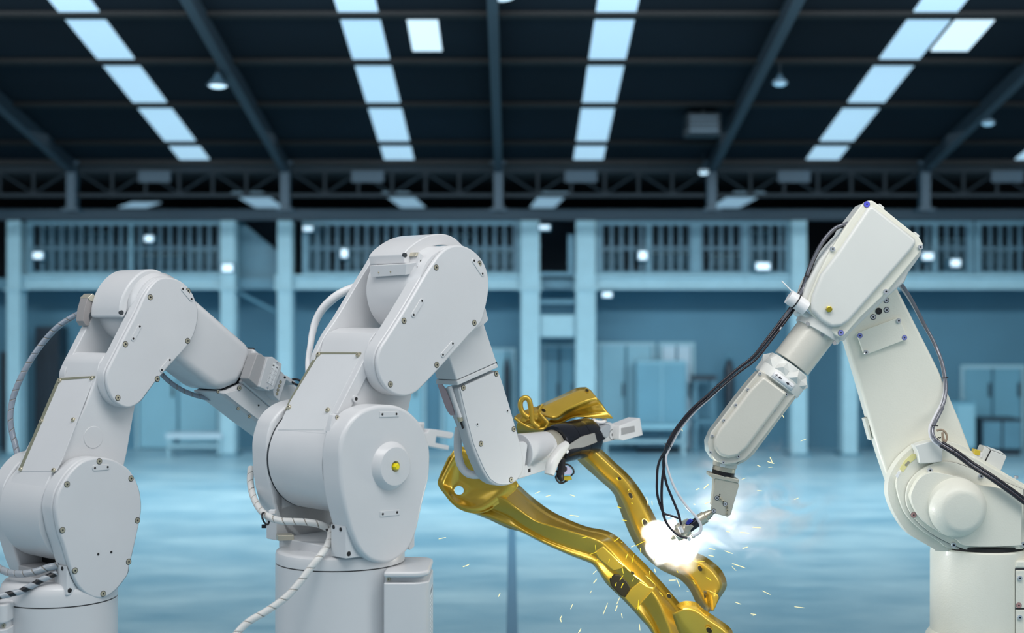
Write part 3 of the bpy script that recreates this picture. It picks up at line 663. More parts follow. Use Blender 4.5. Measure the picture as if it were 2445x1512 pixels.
fs_ = prism('forearm_side_cover', fr, Z5((392, 262), (752, 100), (795, 222), (857, 425), (925, 665), (968, 840), (992, 950), (985, 1040), (955, 1105), (915, 1148), (860, 1176), (795, 1183), (735, 1170), (680, 1130), (630, 1050), (580, 940), (520, 790), (460, 560)), -0.1585, -0.163, W, fa, 0.003)
screws(fs_, fr, Z5((736, 130), (423, 263), (902, 656), (590, 796), (877, 1138)), -0.158, 0.0125, 'socket')
for p in ((843, 482), (557, 609)):
    lathe('screw_boss', fr.at(*Z5(p)[0], -0.159), fr.u, [(0, 0.012), (0.003, 0.010)], W, fs_, 20); screws(fs_, fr, Z5(p), -0.156, 0.0045, 'hole')
A = fr.at(*Z5((378, 268))[0], -0.162); B = fr.at(*Z5((520, 850))[0], -0.162)
sp = plane3(A, B, A-fr.u, Vector((-1, 0, 0)))
prism('side_film', sp, Z5((163, 195), (205, 212), (262, 300), (300, 390), (342, 525), (300, 528), (272, 488), (248, 440)), 0.006, 0.0, M['pinkp'], fa, 0.001)['label'] = 'pinkish protective film'
tt = Z5((292, 250), (330, 370), (392, 545))
tube('air_tube', [sp.at(*p, 0.012) for p in tt], 0.0125, W, fa)
ftt = Z5((384, 540), (398, 582)); cyl('tube_fitting', sp.at(*ftt[0], 0.014), sp.at(*ftt[1], 0.014), 0.013, M['brass'], fa, 16)
ftt = Z5((398, 582), (420, 650)); cyl('tube_stem', sp.at(*ftt[0], 0.014), sp.at(*ftt[1], 0.014), 0.005, M['recess'], fa, 10)
fc = fr.at(*Z5((720, 965))[0], -0.235)
lathe('wrist_cap', fc, -fr.u, [(0, 0.105), (0.02, 0.105), (0.045, 0.09), (0.06, 0.06)], M['film'], mid, 40)['label'] = 'lilac tinted round cap'
YH = fr.at(*Z5((500, 1000))[0], -0.26).y
tube('hose_loop', [P(*p, YH+0.02) for p in Z5((385, 640), (372, 730), (372, 860), (392, 980), (440, 1058), (505, 1090), (600, 1090))], 0.020, M['nylon'], mid)
# wrist and hand
def h(p, du=-0.235): return fr.at(*p, du)
q = Z5((930, 915), (1215, 835), (1222, 832), (1290, 812), (1310, 800), (1620, 728))
qw = Z5((960, 868), (1215, 828))
wr = cyl('wrist', h(qw[0]), h(qw[1]), 0.090, W, mid, 56, r2=0.082, bev=0.006)
prism('wrist_flange', fr, Z5((960, 1010), (1228, 960), (1228, 1042), (1015, 1112), (950, 1135)), -0.185, -0.29, W, wr, 0.006)
prism('wrist_step', fr, Z5((950, 780), (1000, 772), (1030, 790), (1036, 810), (1010, 1030), (1010, 1108), (950, 1130)), -0.168, -0.30, W, wr, 0.006)
prism('slot_latch', fr, Z5((1038, 1035), (1062, 1028), (1064, 1062), (1040, 1070)), -0.184, -0.19, M['recess'], wr, 0.001)
rg = lathe('flange_ring', h(q[2]), h(q[3])-h(q[2]), [(-0.002, 0.079), (0.0, 0.084), (0.048, 0.084), (0.052, 0.078)], M['steelw'], mid, 48)
ax_ = (h(q[5])-h(q[4])); LL = ax_.length; ax_.normalize()
bk = lathe('tool_changer', h(q[4]), ax_, [(-0.022, 0.07), (-0.02, 0.098), (0.0, 0.104), (LL*0.30, 0.104), (LL*0.305, 0.101), (LL*0.31, 0.104), (LL*0.62, 0.104), (LL*0.625, 0.101), (LL*0.63, 0.104), (LL*0.93, 0.104), (LL, 0.098)], M['black'], mid, 64)
bk['label'] = 'glossy black cylindrical tool changer'
gp = prism('gripper_plate', fr, Z7((1110, 420), (1200, 400), (1480, 330), (1640, 405), (1650, 610), (1420, 660), (1200, 720), (1100, 700)), -0.20, -0.235, W, mid, 0.003)
gc = fr.at(*Z7((1530, 538))[0], -0.20)
ring('round_mark', gc+fr.u*0.001, fr.u, 0.028, 0.0012, M['seam'], gp); screw(gp, gc, fr.u, 0.008, 'hole')
prism('slit_pad', fr, Z7((1622, 445), (1640, 450), (1652, 560), (1632, 565)), -0.197, -0.21, M['recess'], gp, 0.001)
nb = prism('nylon_jaw', fr, Z7((1648, 392), (1985, 262), (2030, 545), (1705, 637), (1640, 612)), -0.15, -0.235, M['nylon'], mid, 0.004)
prism('jaw_inlay', fr, Z7((1672, 432), (1890, 393), (1900, 490), (1676, 546)), -0.1485, -0.155, M['greyp'], nb, 0.001)
gs = prism('grey_strap', fr, Z7((762, 742), (830, 700), (1030, 568), (1240, 510), (1282, 660), (1070, 742), (880, 768), (800, 790)), -0.115, -0.123, M['strap'], mid, 0.002)
prism('dark_window', fr, Z7((1246, 517), (1330, 508), (1420, 605), (1312, 665), (1276, 668)), -0.12, -0.19, M['black'], gs, 0.002)
prism('clear_shield', fr, Z7((1312, 500), (1400, 400), (1500, 372), (1495, 500), (1440, 592)), -0.14, -0.2, M['wrapc'], gs, 0.012, True, 4)
kc = fr.at(*Z7((1310, 290))[0], -0.2)
kn = ring('coiled_tube', kc, Vector((0.1, -0.45, 1)), 0.032, 0.0105, M['nylon'], mid)
for i, (x, y) in enumerate(((1245, 370), (1285, 400), (1330, 395), (1370, 370))):
    a = Z7((x, y-60), (x+10*(i-2), y), (1300, 445)); tube('tube_strand', [fr.at(*p, -0.19) for p in a], 0.010, M['nylon'], kn)
obox('coil_post', fr.at(*Z7((1300, 470))[0], -0.21), fr.u*0.02, fr.v*0.02, UP*0.02, W, kn, 0.002)
sl = tube('cable_sleeve', [fr.at(*p, -0.10) for p in Z7((490, 1190), (530, 1040), (590, 920), (690, 780), (775, 690))], [0.026, 0.030, 0.029, 0.028, 0.020], M['wrapw'], mid)
prism('sleeve_clip', fr, Z7((738, 672), (800, 660), (812, 720), (790, 760), (820, 820), (790, 850), (765, 800), (750, 720)), -0.09, -0.10, M['nylon'], sl, 0.002)
cl = tube('black_coupling', [fr.at(*p, -0.15) for p in Z7((690, 930), (690, 1080), (670, 1200), (700, 1290))], [0.02, 0.02, 0.02, 0.012], M['blackr'], mid)
tube('coupling_loop', [fr.at(*p, -0.15) for p in Z7((700, 1020), (800, 1030), (875, 1090), (893, 1160), (850, 1210))], 0.0045, M['blackr'], cl)
tube('coupling_loop', [fr.at(*p, -0.16) for p in Z7((590, 1120), (640, 1180), (600, 1230), (640, 1310), (700, 1330), (780, 1290))], 0.0055, M['blackr'], cl)
prism('lilac_window', fr, Z7((735, 1045), (810, 1055), (870, 1130), (855, 1185), (740, 1195)), -0.145, -0.155, M['film'], cl, 0.001)
prism('coupling_tip', fr, Z7((735, 1225), (850, 1215), (870, 1275), (800, 1295), (735, 1285)), -0.14, -0.165, M['gold2'], cl, 0.003)
lathe('coupling_knob', fr.at(*Z7((730, 1100))[0], -0.14), fr.u, [(-0.02, 0.014), (0.01, 0.014)], M['blackr'], cl, 16)
# hoses on the middle robot
def yv(pts, ys): return [P(p[0], p[1], y) for p, y in zip(pts, ys)]
s1 = tube('spiral_wrapped_cable', yv(Z4((103, 470), (100, 560), (118, 650), (160, 730), (215, 778), (290, 803), (370, 808), (450, 812), (530, 825), (604, 858)), (6.62, 6.55, 6.48, 6.40, 6.34, 6.30, 6.28, 6.27, 6.27, 6.29)), 0.0158, (M['wrapw'], M['wrapgap']), mid, wrap=(0.052, 0.10, 0.16))
s2 = tube('spiral_wrapped_cable', yv(Z4((604, 858), (606, 900), (580, 970), (528, 1040), (470, 1115), (405, 1200), (320, 1290), (200, 1375), (90, 1440), (10, 1520), (-60, 1640)), (6.29, 6.24, 6.16, 6.10, 6.08, 6.06, 6.04, 6.02, 6.0, 5.98, 5.95)), 0.0158, (M['wrapw'], M['wrapgap']), mid, wrap=(0.058, 0.07, 0.12))
lo = P(*Z4((-60, 1640))[0], 5.95)
tube('cable_tail', [lo, lo+Vector((-0.03, 0, -0.12)), lo+Vector((-0.05, 0.02, -0.35)), Vector((lo.x, 6.0, 0.1)), Vector((lo.x+0.1, 6.1, 0.014)), Vector((lo.x+0.2, 6.25, 0.014))], 0.0158, M['wrapw'], mid)
t_ = P(*Z4((195, 790))[0], 6.335); ring('cable_tie', t_, Vector((0.8, -0.2, 0.35)), 0.028, 0.0045, M['blackr'], mid)
obox('tie_head', P(*Z4((186, 838))[0], 6.33), Vector((0.01, 0, 0)), Vector((0, 0.006, 0)), Vector((0, 0, 0.008)), M['blackr'], mid, 0.001)
obox('tie_anchor', P(*Z4((240, 745))[0], 6.36), Vector((0.014, 0, 0)), Vector((0, 0.02, 0)), Vector((0, 0, 0.008)), M['nylon'], mid, 0.002)
ring('cable_tie', P(*Z4((600, 862))[0], 6.285), Vector((0.5, -0.2, 0.5)), 0.019, 0.006, M['blackr'], mid)
tube('rear_hose', yv(Z3((1040, 440), (900, 495), (800, 550), (700, 640), (640, 740), (612, 840), (596, 940), (578, 1060), (580, 1200)), (6.86, 6.83, 6.82, 6.84, 6.85, 6.84, 6.82, 6.8, 6.75)), [0.016, 0.02, 0.022, 0.02, 0.018, 0.016, 0.014, 0.014], M['nylon'], mid)
# ================================================================== LEFT ROBOT
fl = Frame(220, 1265, 6.3, 50)
C1 = fl.O-fl.u*0.26; C1 = Vector((C1.x, C1.y, 0))
lef = thing('robot_arm', C1, 'leftmost white robot arm, with a grey spiral cable looping behind it', 'robot arm')
base = lathe('base', C1, UP, [(0, 0.36), (0.04, 0.36), (0.05, 0.29), (0.12, 0.262), (1.108, 0.258)], W, lef, 80)
lathe('base_joint', C1, UP, [(1.106, 0.252), (1.116, 0.252)], M['seam'], lef, 64)
tl = lathe('turret', C1, UP, [(1.114, 0.258), (1.16, 0.258), (1.185, 0.252), (1.20, 0.24), (1.208, 0.22), (1.21, 0.0)], W, lef, 80)
xb = (24-CX)/F*6.2; cbx = rbox('connector_housing', xb-0.2, xb, 6.15, 6.55, 0.03, 1.03, 0.03, W, lef)
rbox('housing_lid', xb-0.2, xb, 6.15, 6.55, 1.055, 1.14, 0.03, W, cbx, 0.01)
rbox('housing_neck', xb-0.19, xb-0.01, 6.18, 6.54, 1.02, 1.06, 0.02, W, cbx, 0)
screw(cbx, Vector((xb-0.02, 6.18, 1.042)), CAMV, 0.009, 'cap', M['brass'])
G1 = Z2((438, 570), (442, 490), (462, 410), (505, 325), (560, 245), (630, 180), (710, 148), (790, 140), (870, 152), (945, 185), (1015, 240), (1065, 320), (1095, 410), (1107, 500), (1104, 580), (1088, 670), (1062, 790), (1036, 900), (1014, 985), (1003, 1050), (965, 1110), (905, 1180), (835, 1230), (765, 1242), (690, 1218), (620, 1155), (575, 1070), (540, 960), (505, 840), (465, 720))
gn = prism('shoulder_cover', fl, G1, 0.0, -0.03, W, lef, 0.010, True, 4, 4)
gb = [p-fl.u*0.030 for p in outline(fl, G1, 0.0, True, 4)]; prism3('cover_seam', outline(fl, shrink(G1, 2), -0.0295, True, 4), -fl.u*0.003, M['seam'], gn, 0)  # dark plate behind the cover imitates the shaded seam
gh = prism3('shoulder_housing', [p-fl.u*0.003 for p in gb], -fl.u*0.085, W, lef, 0.010, 3)
screws(gn, fl, Z2((776, 170), (1024, 304), (1074, 632), (1005, 955), (806, 1206), (586, 1025), (488, 708), (524, 350)), 0.0, 0.0125, 'socket')
def pad(par, f, a, b_, Zt, w_=9): lozenge(par, f, Zt(a)[0], Zt(b_)[0], 0.0, w_)
lozenge(gn, fl, Z2((738, 222))[0], Z2((838, 214))[0], 0.0, 7)
for p in ((768, 896), (870, 880)): screws(gn, fl, Z2(p), 0.001, 0.0055, 'hole')
prism('cover_foot', fl, Z2((522, 990), (560, 1090), (615, 1180), (660, 1205), (520, 1218)), -0.02, -0.118, W, gh, 0.003)
screw(gh, fl.at(*Z2((545, 1180))[0], -0.02), fl.u, 0.011, 'hole')
prism('foot_plate', fl, Z2((522, 1200), (760, 1200), (770, 1238), (528, 1268)), -0.03, -0.125, W, gh, 0.003)
for dd in (0.035, 0.085):
    a = fl.at(*Z2((522, 1015))[0], -0.02)-fl.u*dd; screw(gh, a-fl.v*0.001, -fl.v, 0.009, 'hole')
LO = fl.at(237, 1228, 0)
lathe('shoulder_drum', LO, -fl.u, [(0.116, 0.2335), (0.44, 0.2335)], W, lef, 80)

nf = [p-fl.u*0.445 for p in outline(fl, G1, 0.0, True, 4)]
gf = prism3('shoulder_cover', nf, -fl.u*0.115, W, lef, 0.012, 4)
prism('cover_foot', fl, Z2((470, 900), (560, 1090), (615, 1180), (615, 1240), (470, 1235)), -0.45, -0.53, W, gf, 0.003)
q = [fl.O+fl.u*a+fl.v*b_ for a, b_ in ((-0.118, -0.10), (-0.118, 0.2), (-0.445, 0.2), (-0.445, -0.10))]
prism3('yoke_floor', [Vector((p.x, p.y, 1.20)) for p in q], Vector((0, 0, 0.05)), M['greyp'], tl, 0.006)
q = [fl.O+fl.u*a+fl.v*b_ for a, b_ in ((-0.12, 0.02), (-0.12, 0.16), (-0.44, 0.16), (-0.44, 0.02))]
prism3('cavity_shade', [Vector((p.x, p.y, 1.25)) for p in q], Vector((0, 0, 0.22)), M['recess'], tl, 0.002)  # solid black block paints the dark of the cable cavity
obox('connector_block', P(*Z2((405, 1165))[0], 6.30), Vector((0.03, 0.01, 0)), Vector((-0.01, 0.03, 0)), Vector((0, 0, 0.01)), M['steelw'], tl, 0.002)
# upper arm
K1 = Z1((738, 930), (745, 850), (775, 795), (820, 764), (960, 780), (1020, 1000), (1020, 1165), (990, 1330), (960, 1512), (930, 1640), (860, 1800), (700, 1900), (327, 1803), (455, 1530), (640, 1165))
lk = prism('upper_arm', fl, K1, -0.125, -0.42, W, lef, 0.010)
A = fl.at(*Z1((738, 930))[0], -0.125); B = fl.at(*Z1((455, 1530))[0], -0.125)
pl = plane3(A, B, A-fl.u, CAMV)
prism('cover_seam', pl, Z1((434, 955), (712, 938), (708, 952), (450, 970), (160, 1645), (138, 1645)), 0.0035, -0.004, M['olive'], lk, 0)
cp = prism('access_cover', pl, Z1((448, 970), (706, 952), (690, 985), (470, 1560), (420, 1655), (152, 1655)), 0.0018, -0.003, M['white'], lk, 0.001)
for p in ((452, 976), (693, 957), (314, 1280), (553, 1270), (158, 1642), (405, 1650)): screw(lk, pl.at(*Z1(p)[0], 0.002), pl.u, 0.0105, 'cap', M['brass'])
for p, r in (((700, 1400), 0.052),):
    lathe('embossed_disc', fl.at(*Z1(p)[0], -0.126), fl.u, [(0, r), (0.004, r-0.003), (0.004, 0.0)], W, lk, 48)
# elbow
J1 = Z1((1262, 196), (1335, 212), (1395, 250), (1445, 310), (1475, 380), (1492, 455), (1485, 540), (1455, 640), (1405, 720), (1320, 815), (1240, 905), (1170, 985), (1110, 1065), (1060, 1130), (1010, 1165), (960, 1178), (905, 1160), (855, 1120), (820, 1055), (803, 985), (805, 920), (830, 855), (880, 755), (950, 615), (1035, 450), (1090, 330), (1140, 255), (1195, 208))
el = prism('elbow_plate', fl, J1, -0.045, -0.066, W, lef, 0.009, True, 4, 4)
prism3('plate_seam', outline(fl, shrink(J1, 2), -0.0665, True, 4), -fl.u*0.003, M['seam'], el, 0)  # seam shade again as a thin dark plate
prism3('elbow_housing', [p-fl.u*0.024 for p in outline(fl, J1, -0.045, True, 4)], -fl.u*0.06, W, lef, 0.008, 4)
screws(el, fl, Z1((1130, 347), (1414, 299), (943, 700), (1411, 675), (1183, 961), (886, 1103)), -0.045, 0.0125, 'socket')
for a, b_ in (((1048, 566), (999, 658)), ((1274, 818), (1214, 894)), ((1373, 284), (1437, 360))): lozenge(el, fl, Z1(a)[0], Z1(b_)[0], -0.045, 6)
prism3('far_elbow_plate', [p-fl.u*0.34 for p in outline(fl, J1, -0.045, True, 4)], -fl.u*0.05, W, lef, 0.006)
EC = fl.at(*Z1((1250, 430))[0], -0.07)
lathe('elbow_drum', EC, -fl.u, [(0.03, 0.155), (0.06, 0.172), (0.28, 0.172), (0.32, 0.165), (0.33, 0.1)], W, lef, 80)
HD = Z1((935, 505, 1), (900, 495, 1), (905, 410), (935, 310), (995, 215), (1080, 148), (1175, 138), (1275, 192, 1), (1250, 215, 1), (1165, 205), (1072, 240), (1005, 300), (970, 370), (960, 450, 1))
hd = prism('elbow_hood', fl, HD, -0.13, -0.37, W, lef, 0.014, True, 5, 5)
hc = fl.at(*Z1((884, 462))[0], -0.16); lathe('hood_notch_shade', fl.at(*Z1((915, 462))[0], -0.129), fl.u, [(-0.01, 0.011), (0.0006, 0.011)], M['seam'], hd, 20)  # notch shade painted as a flush dark disc

bk2 = prism('stop_bracket', fl, [(x+2, y) for x, y in Z1((652, 355), (690, 320), (716, 345), (706, 420), (662, 480), (668, 560), (640, 560), (617, 525), (630, 430))], -0.37, -0.43, mat('taupe_casting', srgb(158, 154, 154), 0.5), lef, 0.002)
prism('bracket_tip', fl, [(x+2, y) for x, y in Z1((655, 350), (690, 318), (718, 342), (706, 385), (668, 372))], -0.365, -0.435, M['steelw'], bk2, 0.002)
# forearm
V1 = Z1((1300, 350), (1482, 372), (1510, 378), (1906, 722), (1902, 800), (1870, 900), (1800, 1000), (1700, 1040), (1632, 1050), (1330, 818), (1260, 700))
ua = prism('forearm_upper', fl, V1, -0.105, -0.36, W, lef, 0.048, False, 4, 6)
prism('forearm_joint', fl, Z1((1908, 726), (1916, 732), (1890, 880), (1815, 1000), (1705, 1050), (1640, 1062), (1700, 1030), (1780, 1000), (1850, 900), (1890, 800)), -0.135, -0.33, M['seam'], ua, 0)
V2 = Z1((1910, 726), (2030, 830), (2300, 1070), (2300, 1440), (2140, 1440), (1935, 1288), (1640, 1056), (1706, 1044), (1808, 996), (1880, 886))
fa = prism('forearm', fl, V2, -0.12, -0.345, W, lef, 0.03, False, 4, 5)
fcv = prism('forearm_side_cover', fl, Z1((1828, 1006), (1850, 1022), (2140, 1270), (2080, 1370), (1945, 1270), (1690, 1070), (1790, 1040)), -0.112, -0.12, W, fa, 0.003)
screws(fa, fl, Z1((1800, 1030),), -0.11, 0.011, 'socket'); screws(fa, fl, Z1((1946, 1160)), -0.11, 0.005, 'hole'); screws(fa, fl, Z1((1640, 1056), (1792, 1185), (1876, 1245)), -0.118, 0.008, 'socket')
rail = prism('valve_rail', fl, Z1((1825, 985), (1860, 935), (1900, 940), (2175, 1180), (2120, 1230), (2040, 1170)), -0.095, -0.13, W, fa, 0.004)
vb = prism('valve_block', fl, Z1((1888, 900), (1932, 775), (1962, 768), (2012, 812), (1965, 1010), (1945, 1030), (1868, 960)), -0.03, -0.10, M['greyp'], fa, 0.006)
screw(fa, fl.at(*Z1((1862, 938))[0], -0.06), -fl.v, 0.014, 'socket')
vc = prism('valve_cover', fl, Z1((2012, 800), (2052, 795), (2122, 850), (2112, 905), (2060, 1040), (2010, 1050), (1950, 1020), (1975, 930)), -0.015, -0.09, W, fa, 0.004)
lbl = prism('valve_label', fl, Z1((2060, 838), (2100, 868), (2052, 1012), (2006, 985)), -0.0135, -0.016, M['label'], vc, 0)
LA = fl.at(*Z1((2022, 998))[0], -0.013); LB = fl.at(*Z1((2076, 853))[0], -0.013); lx_ = (LB-LA).normalized(); ly_ = lx_.cross(fl.u)*-1.0
ly_ = fl.u.cross(lx_)
for i in range(4):
    for j in range(2):
        c = LA+(LB-LA)*(0.08+0.2*i)+ly_*(0.012*(1 if j else -1))+fl.u*0.0006
        ring('label_circle', c, fl.u, 0.0078, 0.0004, M['inkg'], lbl, 20)
        obox('label_mark', c, lx_*0.001, ly_*0.0012, fl.u*0.0004, M['ink'], lbl)
for s_c, j in (('B', 1), ('A', -1)):
    text_part('label_letter', s_c, LA+(LB-LA)*0.9+ly_*0.012*j+fl.u*0.0006, -ly_*1.0, lx_, 0.014, M['inkg'], lbl) if False else text_part('label_letter', s_c, LA+(LB-LA)*0.9+ly_*0.012*j+fl.u*0.0006, lx_, ly_, 0.016, M['ink'], lbl)
screws(vc, fl, Z1((2085, 832), (2012, 1020), (2020, 1045)), -0.013, 0.005, 'cap')
vp = prism('valve_plate', fl, Z1((2118, 905), (2158, 950), (2100, 1125), (2060, 1085), (2050, 1030)), -0.035, -0.10, W, fa, 0.002)
screws(vp, fl, Z1((2110, 985), (2100, 1015), (2090, 1045), (2083, 1073)), -0.035, 0.0075, 'socket'); screws(vp, fl, Z1((2142, 950)), -0.035, 0.007, 'hole')
lg2 = prism('cable_guide', fl, Z1((2158, 935), (2225, 985), (2215, 1010), (2150, 965)), -0.06, -0.20, W, fa, 0.003)
# hand coming out beyond the middle robot
hy = fl.at(1045, 1050, -0.23).y
q1 = fl.at(715, 1010, -0.23); q2 = fl.at(880, 1060, -0.23)
prism('wrist_link', fl, [(660, 930), (760, 980), (860, 1010), (880, 1060), (840, 1110), (740, 1090), (640, 1010)], -0.15, -0.32, W, lef, 0.03, False, 4, 5)
cyl('wrist', fl.at(850, 1055, -0.23), fl.at(960, 1052, -0.23), 0.07, W, lef, 40, bev=0.004)
bk = cyl('tool_changer', fl.at(935, 1052, -0.23), fl.at(985, 1051, -0.23), 0.075, M['black'], lef, 40, bev=0.004)
prism('gripper_plate', fl, [(975, 1025), (1012, 1012), (1013, 1025), (1014, 1036), (1022, 1040), (1022, 1066), (975, 1068)], -0.20, -0.25, W, lef, 0.002)
prism('gripper_lug', fl, Z5((0, 590), (48, 590), (54, 600), (52, 640), (40, 660), (0, 650)), -0.22, -0.26, M['nylon'], lef, 0.002)
jw = prism('nylon_fork', fl, Z5((50, 690), (85, 690), (98, 654), (165, 660), (330, 690), (332, 715), (310, 748), (168, 724), (160, 788), (290, 815), (286, 857), (108, 822), (50, 800)), -0.19, -0.26, M['nylon'], lef, 0.004)
jw['label'] = 'white two-pronged nylon fork'
# cables
def yy(pts, ys): return [P(p[0], p[1], y) for p, y in zip(pts, ys)]
tube('spiral_wrapped_cable', yy(Z1((760, 430), (640, 458), (560, 488), (440, 565), (330, 680), (230, 820), (145, 980), (95, 1120), (78, 1250), (90, 1360), (118, 1470), (135, 1560), (150, 1680)), (6.82, 6.78, 6.8, 6.82, 6.84, 6.84, 6.84, 6.84, 6.83, 6.82, 6.8, 6.78, 6.75)), 0.0145, (M['wrapg'], M['wrapgap']), lef, wrap=(0.050, 0.08, 0.14))
tube('spiral_wrapped_cable', yy(Z1((1180, 880), (1240, 950), (1330, 1022), (1440, 1075), (1560, 1105), (1700, 1113), (1800, 1105)), (7.0, 7.02, 7.05, 7.1, 7.15, 7.2, 7.22)), 0.0120, (M['wrapg'], M['wrapgap']), lef, wrap=(0.045, 0.08, 0.14))
tube('spiral_wrapped_cable', yy(Z2((-120, 940), (-40, 985), (20, 1020), (90, 1045), (180, 1050), (290, 1030), (380, 1000), (450, 985)), (6.5, 6.42, 6.36, 6.32, 6.28, 6.26, 6.26, 6.28)), 0.0165, (M['wrapc'], M['wrapgap']), lef, wrap=(0.05, 0.10, 0.16))
tube('spiral_wrapped_cable', yy(Z2((-160, 1275), (-60, 1245), (40, 1215), (150, 1190), (250, 1140), (350, 1085), (440, 1045)), (6.1, 6.14, 6.17, 6.2, 6.22, 6.24, 6.27)), 0.0150, (M['wrapc'], M['wrapdark']), lef, wrap=(0.062, 0.45, 0.12))
ring('cable_tie', P(*Z1((2235, 985))[0], 7.3), Vector((0.3, -0.3, 0.8)), 0.03, 0.006, M['wrapdark'], lef)
# ================================================================== WELDING ROBOT
fw = Frame(2100, 900, 7.0, 0)
Cw = Vector(((2338-CX)/F*7.05, 7.05, 0))
wel = thing('robot_arm', Cw, 'cream white welding robot at the right, its torch pointing down at the gold frame', 'robot arm')
CM = M['cream']; CS = M['cream2']; PE = M['pearl']
pb = boxes_mesh('pedestal', [(Cw.x-0.38, Cw.x+0.36, 6.80, 7.30, 0, 0.72)], M['truss'], wel, 0.01)
zf = 0.80
lathe('base_flange', Cw, UP, [(0.72, 0.26), (zf, 0.26), (zf+0.01, 0.255), (zf+0.03, 0.24)], CM, wel, 64)
for a in (200, 235, 270, 305, 340):
    ff = Cw+Vector((math.cos(math.radians(a))*0.285, math.sin(math.radians(a))*0.285, zf+0.012)); screw(wel, ff, UP, 0.013, 'cap')
    lathe('flange_lobe', Vector((ff.x, ff.y, 0.72)), UP, [(0, 0.05), (0.086, 0.05), (0.091, 0.044)], CM, wel, 24)
lathe('base', Cw, UP, [(0.78, 0.238), (1.215, 0.237), (1.244, 0.233), (1.251, 0.226)], CM, wel, 80)
lathe('base_joint', Cw, UP, [(1.249, 0.215), (1.27, 0.215)], M['recess'], wel, 64)
for i, (y0, y1) in enumerate(((1103, 1350), (1360, 1640))):
    pnl = prism('side_panel', fw, R3((1030, y0), (1300, y0), (1300, y1), (1030, y1)), 0.175, 0.06, CM, wel, 0.004)
    for p in ((1052, y0+48), (1260, y0+48)): screws(pnl, fw, R3(p), 0.175, 0.0125, 'cap')
    screws(pnl, fw, R3((1048, y0+228)), 0.175, 0.0135, 'flat', M['pink'])
prism('panel_backing', fw, R3((1022, 1090), (1320, 1090), (1320, 1660), (1022, 1660)), 0.165, -0.10, M['seam'], wel, 0.002)
prism('panel_hood', fw, R3((1022, 1088), (1035, 1040), (1320, 1040), (1320, 1092)), 0.17, -0.10, CM, wel, 0.01)
CA = R3((196, 515), (190, 590), (205, 660), (240, 740), (290, 820), (345, 875), (420, 920), (492, 962, 1), (560, 978), (1120, 975, 1), (1200, 900, 1), (1200, 600, 1), (1082, 540), (900, 430), (760, 345), (690, 292), (600, 262), (500, 252), (420, 266), (350, 300), (270, 375), (220, 450))
ca = prism('shoulder_casting', fw, CA, 0.075, 0.005, CM, wel, 0.02, True, 4, 5)
prism('casting_rear', fw, [((x-2330)*0.86+2345, (y-1180)*0.9+1180)+tuple(r) for x, y, *r in CA], 0.01, -0.30, CM, ca, 0.02, True, 4, 4)
CB = R3((250, 560), (262, 480), (310, 400), (380, 340), (470, 305), (580, 300), (690, 335), (900, 450), (1082, 560), (1140, 600), (1140, 940), (1080, 962), (640, 965), (520, 910), (400, 830), (300, 720))
prism('casting_step', fw, CB, 0.105, 0.06, CM, ca, 0.016, True, 4, 4)
prism('casting_lug', fw, R3((368, 285), (470, 258), (540, 262), (600, 300), (552, 312), (548, 392), (470, 402), (400, 405), (388, 330)), 0.150, 0.07, CS, ca, 0.006)
CV = R3((312, 640), (322, 555), (365, 485), (435, 428), (520, 396), (610, 396), (700, 422), (900, 500), (1080, 575, 1), (1084, 950, 1), (1040, 964), (705, 967, 1), (600, 928), (480, 862), (380, 775), (330, 705))
prism3('cover_seam', outline(fw, shrink(CV, -1), 0.106, True, 4), fw.u*0.006, M['seam'], ca, 0)  # dark sheet painting the shade under the cover edge
cv = prism('shoulder_cover', fw, CV, 0.130, 0.11, CM, wel, 0.008, True, 4, 4)
CVI = R3((345, 640), (355, 575), (400, 500), (470, 462), (560, 470), (680, 500), (790, 545), (900, 560), (1050, 600), (1068, 640), (1062, 900), (1040, 940), (720, 945), (640, 900), (500, 835), (400, 750))
prism('raised_body', fw, CVI, 0.175, 0.12, CM, cv, 0.04, True, 4, 6)
dc = fw.at(*R3((640, 690))[0], 0.165)
lathe('motor_dome', dc, Vector((0.05, -1, -0.08)), [(-0.05, 0.150), (0.0, 0.146), (0.025, 0.140), (0.055, 0.127), (0.075, 0.112), (0.086, 0.098), (0.089, 0.08), (0.090, 0.0)], CM, cv, 64)
screws(cv, fw, R3((465, 447), (798, 485), (620, 935), (1074, 930)), 0.131, 0.0125, 'cap'); screws(cv, fw, R3((360, 740)), 0.131, 0.0135, 'flat', M['pink'])
TP = R3((268, 438), (300, 385), (350, 340), (385, 345), (372, 372), (330, 405), (290, 460)); tp = prism('yellow_tape', fw, TP, 0.107, 0.104, M['tape'], ca, 0)
prism('tape_print', fw, R3((300, 412), (325, 385), (338, 395), (312, 424)), 0.1078, 0.1065, M['brass'], tp, 0)
prism('white_tape', fw, R3((240, 485), (262, 450), (275, 462), (255, 500)), 0.1072, 0.105, M['label'], ca, 0)
